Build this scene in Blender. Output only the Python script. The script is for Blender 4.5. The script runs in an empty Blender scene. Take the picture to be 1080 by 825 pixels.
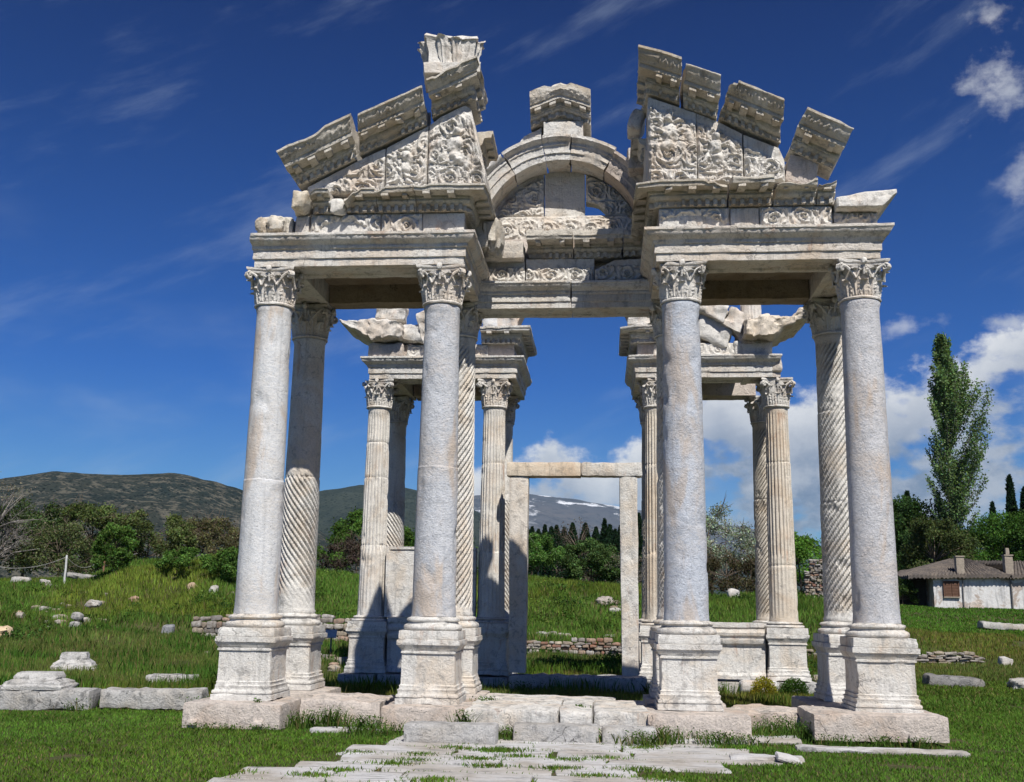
import bpy, math, random
import numpy as np
from mathutils import Matrix, Vector
SC = bpy.context.scene
COL = SC.collection
R = math.radians
# ------------------------------------------------------------------ camera
cam_data = bpy.data.cameras.new('camera')
cam = bpy.data.objects.new('camera', cam_data); COL.objects.link(cam)
CAMX, CAMY, CAMZ = 0.7155, -16.7119, 1.65
yaw, pit, rol = -0.0888, 0.2012, 0.0145
fw = Vector((math.sin(yaw)*math.cos(pit), math.cos(yaw)*math.cos(pit), math.sin(pit)))
rt = Vector((math.cos(yaw), -math.sin(yaw), 0)); up = rt.cross(fw)
r2 = rt*math.cos(rol)+up*math.sin(rol); u2 = up*math.cos(rol)-rt*math.sin(rol)
cam.matrix_world = Matrix(((r2.x, u2.x, -fw.x, CAMX), (r2.y, u2.y, -fw.y, CAMY), (r2.z, u2.z, -fw.z, CAMZ), (0, 0, 0, 1)))
cam_data.sensor_fit = 'HORIZONTAL'; cam_data.sensor_width = 36.0
cam_data.lens = 1113.54*36/1080
cam_data.clip_start = 0.1; cam_data.clip_end = 40000
SC.camera = cam
# ------------------------------------------------------------------ sun, sky, exposure
SUN_EL, SUN_AZ = R(51.4), R(22.5)            # height, and turn to the right of the way the camera's back points
sdir = Vector((math.sin(SUN_AZ)*math.cos(SUN_EL), -math.cos(SUN_AZ)*math.cos(SUN_EL), math.sin(SUN_EL)))
sl = bpy.data.lights.new('sun', 'SUN'); sl.energy = 5.0; sl.angle = R(0.53); sl.color = (1.0, 0.965, 0.91)
so = bpy.data.objects.new('sun', sl); COL.objects.link(so)
so.rotation_euler = (-sdir).to_track_quat('-Z', 'Y').to_euler(); so.location = (20, -40, 60)
SC.view_settings.view_transform = 'Standard'; SC.view_settings.look = 'None'
SC.view_settings.gamma = 1; SC.view_settings.exposure = 0.0; SC.view_settings.use_curve_mapping = False
SKY_STRENGTH = 0.088

def build_world():
    w = bpy.data.worlds.new('World'); SC.world = w; w.use_nodes = True
    t = w.node_tree; N = t.nodes; L = t.links; N.clear()
    def n(ty, **k):
        q = N.new(ty)
        for a, b in k.items(): setattr(q, a, b)
        return q
    def mth(op, a, b=None, c=None, clamp=False):
        q = n('ShaderNodeMath', operation=op, use_clamp=clamp)
        for i, s in enumerate((a, b, c)):
            if s is None: continue
            if isinstance(s, (int, float)): q.inputs[i].default_value = s
            else: L.new(s, q.inputs[i])
        return q.outputs[0]
    out = n('ShaderNodeOutputWorld'); bg = n('ShaderNodeBackground'); bg.inputs[1].default_value = SKY_STRENGTH
    L.new(bg.outputs[0], out.inputs[0])
    sky = n('ShaderNodeTexSky', sky_type='NISHITA', sun_disc=False)
    sky.sun_elevation = SUN_EL; sky.sun_rotation = math.atan2(sdir.x, sdir.y)
    sky.altitude = 300; sky.air_density = 1.0; sky.dust_density = 0.25; sky.ozone_density = 4.0
    co = n('ShaderNodeTexCoord')
    sep = n('ShaderNodeSeparateXYZ'); L.new(co.outputs['Generated'], sep.inputs[0])
    X, Y, Z = sep.outputs
    el = mth('MULTIPLY', mth('ARCSINE', Z), 57.29578)               # degrees above the horizon
    az = mth('MULTIPLY', mth('ARCTAN2', X, Y), 57.29578)
    # a polarised, deep blue clear sky: the sky colour pulled towards blue
    tint = n('ShaderNodeMix', data_type='RGBA', blend_type='MULTIPLY'); tint.inputs[0].default_value = 1.0
    ramp = n('ShaderNodeValToRGB')
    L.new(mth('DIVIDE', el, 40.0, clamp=True), ramp.inputs[0])
    e = ramp.color_ramp; e.elements[0].position = 0.0; e.elements[0].color = (0.46, 0.76, 0.98, 1)
    e.elements[1].position = 1.0; e.elements[1].color = (0.030, 0.095, 0.37, 1)
    m_ = e.elements.new(0.3); m_.color = (0.13, 0.42, 0.95, 1)
    L.new(sky.outputs[0], tint.inputs[6]); L.new(ramp.outputs[0], tint.inputs[7])
    # cumulus bank, small wisps and thin cirrus, laid out by compass direction
    cv = n('ShaderNodeCombineXYZ'); L.new(az, cv.inputs[0]); L.new(el, cv.inputs[1])
    def noise(vec, scale, detail=6, rough=0.55, sx=1, sy=1, off=0.0):
        mp = n('ShaderNodeMapping'); mp.inputs['Scale'].default_value = (sx, sy, 1); mp.inputs['Location'].default_value = (off, off*0.37, off*1.7)
        L.new(vec, mp.inputs[0])
        q = n('ShaderNodeTexNoise', noise_dimensions='3D'); q.inputs['Scale'].default_value = scale
        q.inputs['Detail'].default_value = detail; q.inputs['Roughness'].default_value = rough
        L.new(mp.outputs[0], q.inputs[0]); return q.outputs[0]
    def sm(x, a, b):
        q = n('ShaderNodeMapRange', interpolation_type='SMOOTHSTEP'); q.inputs[1].default_value = a; q.inputs[2].default_value = b
        L.new(x, q.inputs[0]); return q.outputs[0]
    big = noise(cv.outputs[0], 0.16, 9, 0.55, 1, 1.5, 3.1)
    fine = noise(cv.outputs[0], 0.55, 9, 0.6, 1, 1.3, 8.3)
    puff = mth('ADD', mth('MULTIPLY', big, 0.5), mth('MULTIPLY', fine, 0.5))
    # top edge of the cloud bank by azimuth
    top = n('ShaderNodeValToRGB'); L.new(mth('DIVIDE', mth('ADD', az, 40.0), 80.0, clamp=True), top.inputs[0])
    ce = top.color_ramp
    pts = [(-40, 2.0), (-14, 3.0), (-9, 6.6), (-5, 7.4), (-3, 9.6), (0, 7.5), (4.0, 10.8), (6.3, 12.3), (9.5, 10.9), (12, 11.2), (16.5, 12.0), (18.5, 12.4), (20.3, 14.0), (23, 14.8), (40, 9)]
    ce.elements[0].position = 0; ce.elements[1].position = 1
    vals = []
    for i, (a, h) in enumerate(pts):
        p_ = (a+40)/80
        q = ce.elements[0] if i == 0 else (ce.elements[len(ce.elements)-1] if i == len(pts)-1 else ce.elements.new(p_))
        q.position = p_; v_ = h/20; q.color = (v_, v_, v_, 1)
    toph = mth('MULTIPLY', top.outputs[0], 20.0)
    toph2 = mth('ADD', toph, mth('MULTIPLY', mth('SUBTRACT', puff, 0.5), 7.0))
    above = mth('SUBTRACT', toph2, el)
    bank = sm(above, -0.25, 0.9)
    # broken from below: blue gaps
    gap = sm(mth('SUBTRACT', noise(cv.outputs[0], 0.2, 7, 0.55, 1, 1.7, 21.4), mth('MULTIPLY', above, 0.016)), 0.27, 0.40)
    bank = mth('MULTIPLY', bank, gap)
    # small clouds high on the right
    def blob(a, e_, ra, re, s=1.0):
        da = mth('DIVIDE', mth('SUBTRACT', az, a), ra); de = mth('DIVIDE', mth('SUBTRACT', el, e_), re)
        d = mth('SQRT', mth('ADD', mth('MULTIPLY', da, da), mth('MULTIPLY', de, de)))
        d = mth('ADD', d, mth('MULTIPLY', mth('SUBTRACT', fine, 0.5), 4.6))
        return mth('MULTIPLY', sm(d, 1.25, -0.5), s)
    bl = None
    for b in ((21.0, 25.6, 1.5, 1.3, 0.75), (21.2, 28.6, 1.2, 0.6, 0.6), (21.9, 21.0, 0.9, 1.2, 0.5), (15.7, 14.4, 1.5, 0.5, 0.55), (21.1, 14.0, 1.3, 0.6, 0.8), (5.0, 6.4, 0.9, 0.5, 0.6)):
        q = blob(*b); bl = q if bl is None else mth('MAXIMUM', bl, q)
    # cirrus
    rotm = n('ShaderNodeMapping'); rotm.inputs['Rotation'].default_value = (0, 0, R(-24)); L.new(cv.outputs[0], rotm.inputs[0])
    ci = noise(rotm.outputs[0], 0.11, 7, 0.62, 0.5, 2.2, 5.5)
    cir = mth('MULTIPLY', sm(ci, 0.50, 0.78), 0.26)
    ci2 = noise(cv.outputs[0], 0.075, 5, 0.6, 0.6, 1.4, 40.2)
    cir = mth('ADD', cir, mth('MULTIPLY', sm(ci2, 0.5, 0.8), mth('MULTIPLY', sm(el, 24, 6), 0.42)))
    # cloud colour: bright billow tops, grey-blue undersides
    shade = mth('ADD', mth('MULTIPLY', sm(above, 3.8, 0.2), 0.62), mth('MULTIPLY', sm(mth('ADD', mth('MULTIPLY', fine, 0.6), mth('MULTIPLY', big, 0.4)), 0.38, 0.60), 0.42))
    ccol = n('ShaderNodeMix', data_type='RGBA'); L.new(shade, ccol.inputs[0])
    ccol.inputs[6].default_value = (2.3, 3.0, 4.4, 1); ccol.inputs[7].default_value = (9.6, 9.7, 9.9, 1)
    dens = mth('MAXIMUM', bank, bl)
    mx = n('ShaderNodeMix', data_type='RGBA'); L.new(mth('MULTIPLY', dens, 0.95), mx.inputs[0]); L.new(tint.outputs[2], mx.inputs[6]); L.new(ccol.outputs[2], mx.inputs[7])
    mx2 = n('ShaderNodeMix', data_type='RGBA'); L.new(cir, mx2.inputs[0]); L.new(mx.outputs[2], mx2.inputs[6]); mx2.inputs[7].default_value = (5.5, 6.6, 8.2, 1)
    L.new(mx2.outputs[2], bg.inputs[0])
build_world()
try:
    SC.cycles.max_bounces = 4; SC.cycles.diffuse_bounces = 1; SC.cycles.glossy_bounces = 2
    SC.cycles.transmission_bounces = 3; SC.cycles.transparent_max_bounces = 6; SC.cycles.volume_bounces = 0
except Exception: pass

# ------------------------------------------------------------------ helpers: noise
rng = np.random.default_rng(7)
random.seed(11)
def _hash(ix, iy, iz, s):
    h = (ix*374761393 + iy*668265263 + iz*2147483647 + s*974634777) & 0xffffffff
    h = ((h ^ (h >> 13))*1274126177) & 0xffffffff
    h = ((h ^ (h >> 16))*2246822519) & 0xffffffff
    return ((h ^ (h >> 15)) & 0xffff)/32767.5-1.0
def vnoise(p, s=0):
    p = np.asarray(p, float); i = np.floor(p).astype(np.int64); f = p-i
    u = f*f*f*(f*(f*6-15)+10); r = 0
    for dx in (0, 1):
        for dy in (0, 1):
            for dz in (0, 1):
                w = (u[:, 0] if dx else 1-u[:, 0])*(u[:, 1] if dy else 1-u[:, 1])*(u[:, 2] if dz else 1-u[:, 2])
                r = r+w*_hash(i[:, 0]+dx, i[:, 1]+dy, i[:, 2]+dz, s)
    return r
def fbm(p, o=4, s=0, g=0.5):
    p = np.asarray(p, float); a = 1.0; r = 0; t = 0
    for k in range(o):
        r = r+a*vnoise(p*2.03**k+17.3*k, s+k); t += a; a *= g
    return r/t
def p3(x, y, z=0.0):
    x, y, z = np.broadcast_arrays(np.asarray(x, float), y, z); return np.stack([x.ravel(), y.ravel(), z.ravel()], 1)
def sstep(x, a, b):
    t = np.clip((np.asarray(x, float)-a)/(b-a), 0, 1); return t*t*(3-2*t)

# ------------------------------------------------------------------ helpers: mesh building
class MB:
    def __init__(s): s.v = []; s.f = []; s.n = 0; s.c = []
    def add(s, v, f, c=None):
        v = np.asarray(v, float); s.v.append(v); o = s.n
        s.f.extend([tuple(i+o for i in q) for q in f]); s.n += len(v)
        if c is not None: s.c.append(np.broadcast_to(np.asarray(c, float), (len(v), 3)))
        return s
    def xform(s, M):
        M = np.array(M); s.v = [(v @ M[:3, :3].T)+M[:3, 3] for v in s.v]; return s
    def join(s, o):
        for v in [np.concatenate(o.v)] if o.v else []: s.add(v, o.f)
        return s
    def weather(s, amp=0.006, scale=7.0, amp2=0.0, scale2=1.5, seed=0, wear=0):
        if s.c: wear = 0
        v = np.concatenate(s.v)
        for a, sc, k in ((amp*.65, scale, 0), (amp2*.38, scale2, 50)):
            if a:
                d = np.stack([fbm(v*sc+31.7*seed, 3, seed*7+k+j*13) for j in range(3)], 1); v = v+a*d*1.6
        s.v = [v]
        if wear: s.erode(wear, seed)
        return s
    def erode(s, wear=1.0, seed=0, it=4, sc=2.9, thr=.06):
        """worn patches: masked smoothing that eats arrises and ornament here and there, with a rough broken surface"""
        v = np.concatenate(s.v); c = None; v, s.f, _ = weld(v, s.f)
        E_ = np.array([(q[i], q[(i+1) % len(q)]) for q in s.f if len(q) <= 6 for i in range(len(q))])
        if len(E_) == 0: s.v = [v]; s.n = len(v); return s
        E_ = np.concatenate([E_, E_[:, ::-1]]); deg = np.bincount(E_[:, 0], minlength=len(v)).astype(float)
        k = sstep(fbm(v*sc+seed*13.1, 4, seed+70), thr, thr+.30)*wear; k = np.clip(k, 0, .95)*(deg > 0)
        v0 = v.copy()
        for _ in range(it):
            a = np.stack([np.bincount(E_[:, 0], v[E_[:, 1], j], len(v)) for j in range(3)], 1)/np.maximum(deg, 1)[:, None]
            v = v+(a-v)*k[:, None]
        lim = v-v0; ln = np.linalg.norm(lim, axis=1, keepdims=True); v = v0+lim*np.minimum(1, .05/np.maximum(ln, 1e-9))
        v = v+k[:, None]*.016*np.stack([fbm(v*13+seed, 3, seed+80+j) for j in range(3)], 1)
        s.v = [v]; s.n = len(v); return s
def weld(v, f, c=None, eps=4e-4):
    k = np.round(v/eps).astype(np.int64)
    _, idx, inv = np.unique(k, axis=0, return_index=True, return_inverse=True); inv = inv.ravel()
    nf = []
    for q in f:
        g = []
        for i in q:
            j = int(inv[i])
            if not g or (g[-1] != j): g.append(j)
        if len(g) > 1 and g[0] == g[-1]: g.pop()
        if len(set(g)) >= 3 and len(set(g)) == len(g): nf.append(tuple(g))
    return v[idx], nf, (None if c is None else c[idx])
def mesh_of(name, mb, smooth=32, do_weld=True):
    v = np.concatenate(mb.v); f = mb.f; c = np.concatenate(mb.c) if mb.c else None
    if do_weld: v, f, c = weld(v, f, c)
    me = bpy.data.meshes.new(name); me.from_pydata(v.tolist(), [], f); me.update()
    if c is not None:
        a = me.attributes.new('Col', 'FLOAT_COLOR', 'POINT')
        a.data.foreach_set('color', np.concatenate([c, np.ones((len(c), 1))], 1).ravel().astype(np.float32))
    if smooth is not None:
        me.polygons.foreach_set('use_smooth', [True]*len(me.polygons))
        if smooth < 180: me.set_sharp_from_angle(angle=R(smooth))
    return me
def put(name, me, mat=None, parent=None, tint=None, label=None, cat=None, group=None, kind=None, smooth=32, do_weld=True):
    if isinstance(me, MB): me = mesh_of(name, me, smooth, do_weld)
    o = bpy.data.objects.new(name, me); COL.objects.link(o)
    if mat is not None and not me.materials: me.materials.append(mat)
    if parent is not None: o.parent = parent
    if tint is not None: o.color = (*tint, 1)
    if label: o['label'] = label
    if cat: o['category'] = cat
    if group: o['group'] = group
    if kind: o['kind'] = kind
    return o
def empty(name, loc, label, cat, group=None):
    o = bpy.data.objects.new(name, None); COL.objects.link(o); o.location = loc; o.empty_display_size = .2
    o['label'] = label; o['category'] = cat
    if group: o['group'] = group
    return o
def recenter(mb, c):                       # make mesh coordinates relative to the thing's own base point
    mb.v = [v-np.array(c, float) for v in mb.v]; return mb

def gfaces(nu, nv, cu=False, flip=False):  # grid of nv rows, each nu long
    f = []
    for j in range(nv-1):
        for i in range(nu if cu else nu-1):
            a = j*nu+i; b = j*nu+(i+1) % nu
            q = (a, b, b+nu, a+nu); f.append(q[::-1] if flip else q)
    return f
def resample(pts, res):
    out = [pts[0]]
    for a, b in zip(pts[:-1], pts[1:]):
        d = math.dist(a, b); n = max(1, int(round(d/res)))
        for k in range(1, n+1): out.append(tuple(a[i]+(b[i]-a[i])*k/n for i in range(len(a))))
    return out
def lathe(prof, n=48, res=None, fn=None, cap=True, sq=False):
    if res: prof = resample(prof, res)
    th = np.arange(n)/n*2*math.pi
    r = np.array([p[0] for p in prof])[:, None]; z = np.array([p[1] for p in prof])[:, None]
    rr = r*np.ones((1, n)); zz = z*np.ones((1, n)); tt = th[None, :]*np.ones((len(prof), 1))
    if fn: rr = fn(rr, tt, zz)
    if sq:                                 # square section instead of round
        m = np.maximum(np.abs(np.cos(tt)), np.abs(np.sin(tt))); rr = rr/m
    v = np.stack([rr*np.cos(tt), rr*np.sin(tt), zz], 2).reshape(-1, 3)
    f = gfaces(n, len(prof), True)
    if cap: f += [tuple(range(n))[::-1], tuple((len(prof)-1)*n+i for i in range(n))]
    return MB().add(v, f)
def square_loft(prof, res=0.05, m=10):
    prof = resample(prof, res)
    ring = []
    for (x0, y0, x1, y1) in ((-1, -1, 1, -1), (1, -1, 1, 1), (1, 1, -1, 1), (-1, 1, -1, -1)):
        for k in range(m): ring.append((x0+(x1-x0)*k/m, y0+(y1-y0)*k/m))
    ring = np.array(ring)
    v = np.concatenate([np.concatenate([ring*h, np.full((len(ring), 1), z)], 1) for h, z in prof])
    n = len(ring); f = gfaces(n, len(prof), True)+[tuple(range(n))[::-1], tuple((len(prof)-1)*n+i for i in range(n))]
    return MB().add(v, f)
def rblock(c, s, r=0.03, amp=0.02, res=0.09, seed=0, rot=0.0, tilt=(0, 0), wob=0.0, chip=0.5):
    """a stone block: worn round edges, chips, uneven faces"""
    s = np.array(s, float); n = [max(2, min(26, int(math.ceil(q/res)))) for q in s]
    V = []; F = []; o = 0
    for ax in range(3):
        a, b = [(1, 2), (2, 0), (0, 1)][ax]
        A, B = np.meshgrid(np.linspace(-.5, .5, n[a]+1), np.linspace(-.5, .5, n[b]+1))
        for sg in (-1, 1):
            p = np.zeros((A.size, 3)); p[:, a] = A.ravel()*s[a]; p[:, b] = B.ravel()*s[b]; p[:, ax] = sg*.5*s[ax]
            V.append(p); F += [tuple(i+o for i in q) for q in gfaces(n[a]+1, n[b]+1, False, sg < 0)]; o += len(p)
    v = np.concatenate(V)
    nz = fbm(v*3.1+seed*9.7, 3, seed); rr = np.clip(r*(1+chip*2.2*nz), r*.25, r*3.2)
    rr = np.minimum(rr, s.min()*.45)[:, None]
    q = np.clip(v, -s/2+rr, s/2-rr); d = v-q; ln = np.linalg.norm(d, axis=1, keepdims=True)
    v = q+np.where(ln > 1e-9, d/np.maximum(ln, 1e-9)*np.minimum(ln, rr), 0)
    dd = np.stack([fbm(v*5+seed*3.3, 3, seed+j*5+100) for j in range(3)], 1); v = v+dd*amp
    if wob: v = v+np.stack([fbm(v*1.3+seed*5.1, 2, seed+j*5+200) for j in range(3)], 1)*wob
    M = Matrix.Translation(c) @ Matrix.Rotation(rot, 4, 'Z') @ Matrix.Rotation(tilt[0], 4, 'X') @ Matrix.Rotation(tilt[1], 4, 'Y')
    return MB().add(v, F).xform(M)
def boulder(c, s, seed=0, rough=.35, n=14):
    u = np.linspace(0, 2*math.pi, n*2, endpoint=False); w = np.linspace(0, math.pi, n)
    U, W = np.meshgrid(u, w); p = np.stack([np.sin(W)*np.cos(U), np.sin(W)*np.sin(U), np.cos(W)], 2).reshape(-1, 3)
    p = np.sign(p)*np.abs(p)**.75
    d = 1+rough*fbm(p*1.3+seed*7.7, 3, seed)+.12*fbm(p*4+seed, 2, seed+9)
    p = p*d[:, None]*np.array(s)/2+np.array(c)
    return MB().add(p, gfaces(2*n, n, True))
def box(c, s, M=None):
    x, y, z = np.array(s)/2
    v = np.array([(-x, -y, -z), (x, -y, -z), (x, y, -z), (-x, y, -z), (-x, -y, z), (x, -y, z), (x, y, z), (-x, y, z)])+np.array(c)
    m = MB().add(v, [(0, 3, 2, 1), (4, 5, 6, 7), (0, 1, 5, 4), (1, 2, 6, 5), (2, 3, 7, 6), (3, 0, 4, 7)])
    return m.xform(M) if M is not None else m
def tube(pts, rad, n=8, cap=True):
    pts = [Vector(p) for p in pts]; V = []; k = len(pts)
    rads = rad if isinstance(rad, (list, tuple)) else [rad]*k
    up_ = Vector((0, 0, 1))
    for i, p in enumerate(pts):
        t = (pts[min(i+1, k-1)]-pts[max(i-1, 0)]).normalized()
        a = t.cross(up_) if abs(t.z) < .95 else t.cross(Vector((1, 0, 0))); a.normalize(); b = t.cross(a)
        for j in range(n):
            q = p+(a*math.cos(2*math.pi*j/n)+b*math.sin(2*math.pi*j/n))*rads[i]; V.append(tuple(q))
    f = gfaces(n, k, True, True)
    if cap: f += [tuple(range(n)), tuple((k-1)*n+j for j in range(n))[::-1]]
    return MB().add(np.array(V), f)
def sweep(prof, path, res=0.08, orn=(), pres=0.03, outer=None):
    """closed moulding profile (d outward, z) carried along a plan path with mitred corners"""
    P = [(a, b) for a, b in prof]; P = resample(P+[P[0]], pres)[:-1]
    d = np.array([q[0] for q in P]); z = np.array([q[1] for q in P])
    pts = []; nor = []; ss = []; s = 0.0
    for i in range(len(path)-1):
        a = np.array(path[i], float); b = np.array(path[i+1], float); L_ = np.linalg.norm(b-a); t = (b-a)/L_; n = np.array([t[1], -t[0]])
        k = max(1, int(round(L_/res)))
        for j in range(k+1):
            if j == 0 and i > 0: continue
            m = n
            if j == k and i < len(path)-2:
                c = np.array(path[i+2], float); t2 = (c-b)/np.linalg.norm(c-b); n2 = np.array([t2[1], -t2[0]]); m = (n+n2)/(1+n@n2)
            pts.append(a+(b-a)*j/k); nor.append(m); ss.append(s+L_*j/k)
        s += L_
    rows = []
    for p, m, q in zip(pts, nor, ss):
        dd = d.copy()
        for (z0, z1, dmin, fn) in orn:
            k = (z >= z0-1e-6) & (z <= z1+1e-6) & (d >= dmin)
            dd[k] = dd[k]+fn(q, (z[k]-z0)/(z1-z0))
        rows.append(np.stack([p[0]+m[0]*dd, p[1]+m[1]*dd, z], 1))
    v = np.concatenate(rows); n_ = len(P)
    f = gfaces(n_, len(rows), True, False)+[tuple(range(n_))[::-1], tuple((len(rows)-1)*n_+i for i in range(n_))]
    return MB().add(v, f)
def along(path, spacing, d, fn):
    for a, b in zip(path[:-1], path[1:]):
        a = Vector((*a, 0)); b = Vector((*b, 0)); L_ = (b-a).length; t = (b-a)/L_; n = Vector((t.y, -t.x, 0)); k = max(1, int(L_/spacing))
        for j in range(k):
            p = a+t*(L_*(j+.5)/k)+n*d
            fn(Matrix(((t.x, n.x, 0, p.x), (t.y, n.y, 0, p.y), (0, 0, 1, 0), (0, 0, 0, 1))))
def egg(q, v, p=0.11, a=.026):
    x = ((q/p) % 1.0)*2-1
    return a*(np.sqrt(np.clip(1-(x/.72)**2-((v-.5)*2.1)**2, 0, 1)))+(a*.6 if abs(x) > .88 else 0)*(v > .1)
def tongue(q, v, p=0.09, a=.02): return a*np.abs(math.sin(math.pi*q/p))*np.sin(np.pi*np.clip(v, 0, 1))
def anthem(q, v, p=0.30, a=.03):
    x = ((q/p) % 1.0)*2-1; rr = np.sqrt((x*.9)**2+(v*1.05)**2); th = np.arctan2(x*.9, v+.02)
    return a*(np.cos(rr*9.5)*.5+.5)*(0.55+.45*np.cos(th*7))*np.sin(np.pi*np.clip(v*.9+.08, 0, 1))
def acanthus(u, v, seed=0, pitch=.42):
    """height field of a running acanthus scroll, u along, v in 0..1 times band height"""
    u = np.asarray(u, float); v = np.asarray(v, float)
    w = fbm(p3(u*5, v*5, seed), 3, seed)*.05; w2 = fbm(p3(u*5, v*5, seed+9.), 3, seed+3)*.05
    uu = u+w.reshape(u.shape); vv = v+w2.reshape(u.shape)
    k = np.floor(uu/pitch); sg = np.where(k % 2 == 0, 1., -1.)
    x = uu-(k+.5)*pitch; y = (vv-.5*pitch*.8)*sg
    r = np.sqrt(x*x+y*y)+1e-4; th = np.arctan2(y, x)
    vine = .5+.5*np.cos(th-9.5*np.log(r/pitch*3+.3))
    lobes = .5+.5*np.cos(th*5+26*r/pitch*.9+seed)
    h = np.maximum(vine**2*.9, lobes*.75*np.clip(r/pitch*2.6, 0, 1))*(1-.25*np.clip(r/pitch*1.4, 0, 1))
    h = h+.16*fbm(p3(u*22, v*22, seed), 2, seed+7).reshape(u.shape)
    return np.clip(h, 0, 1.15)
def scrollwork(u, v, seed=0, pitch=.46):
    u = np.asarray(u, float); v = np.asarray(v, float)+seed*.137; row = np.floor(v/pitch)
    return acanthus(u+seed*.31+.5*pitch*(row % 2), (v-(row+.1)*pitch), seed+1, pitch)*sstep(np.abs((v/pitch-row)-.5), .52, .40)
def leafy(u, v, seed=0, sc=3.2):
    """dense carved foliage: warped swirls with deep drilled channels"""
    u = np.asarray(u, float); v = np.asarray(v, float)
    a = fbm(p3(u*sc*.55, v*sc*.55, seed), 2, seed).reshape(u.shape)*3.4
    b = fbm(p3(u*sc*.55, v*sc*.55, seed+5.), 2, seed+4).reshape(u.shape)*3.4
    ph = (u*np.cos(a)+v*np.sin(a))*sc*4+b*2.0
    rid = np.abs(np.sin(ph))**.8
    rid2 = np.abs(np.sin(ph*2.6+fbm(p3(u*sc*2, v*sc*2, seed), 2, seed+8).reshape(u.shape)*4))
    m = fbm(p3(u*sc, v*sc, seed+2.), 3, seed+11).reshape(u.shape)
    return np.clip(.55*rid+.25*rid*rid2+.45*m+.2, 0, 1.2)
def slab(bot, top, yf, thick, hf=None, depth=.06, res=.03, edge=.04):
    """stone slab standing in the plane y = yf between two outlines, its front carved by hf(x, z)"""
    bx = [p[0] for p in bot]; x0, x1 = bx[0], bx[-1]
    nx = max(2, int((x1-x0)/res)); xs = np.linspace(x0, x1, nx+1)
    zb = np.interp(xs, bx, [p[1] for p in bot]); zt = np.interp(xs, [p[0] for p in top], [p[1] for p in top])
    nz = max(2, int((zt-zb).max()/res)); t = np.linspace(0, 1, nz+1)
    X = np.repeat(xs[None], nz+1, 0); Z = zb[None]+(zt-zb)[None]*t[:, None]
    h = np.zeros_like(X)
    if hf is not None:
        e = np.minimum(np.minimum(X-x0, x1-X), np.minimum(Z-zb[None], zt[None]-Z)); h = hf(X, Z)*depth*sstep(e, 0, edge)
    fr = np.stack([X, yf-h, Z], 2).reshape(-1, 3); bk = np.stack([X, np.full_like(X, yf+thick), Z], 2).reshape(-1, 3)
    m = MB(); m.add(fr, gfaces(nx+1, nz+1)); m.add(bk, gfaces(nx+1, nz+1, False, True))
    n = nx+1; N_ = len(fr)
    loop = list(range(n))+[j*n+n-1 for j in range(1, nz+1)]+[nz*n+i for i in range(n-2, -1, -1)]+[j*n for j in range(nz-1, 0, -1)]
    m2 = [(loop[(i+1) % len(loop)], loop[i], N_+loop[i], N_+loop[(i+1) % len(loop)]) for i in range(len(loop))]
    m.f += m2
    return m

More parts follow.
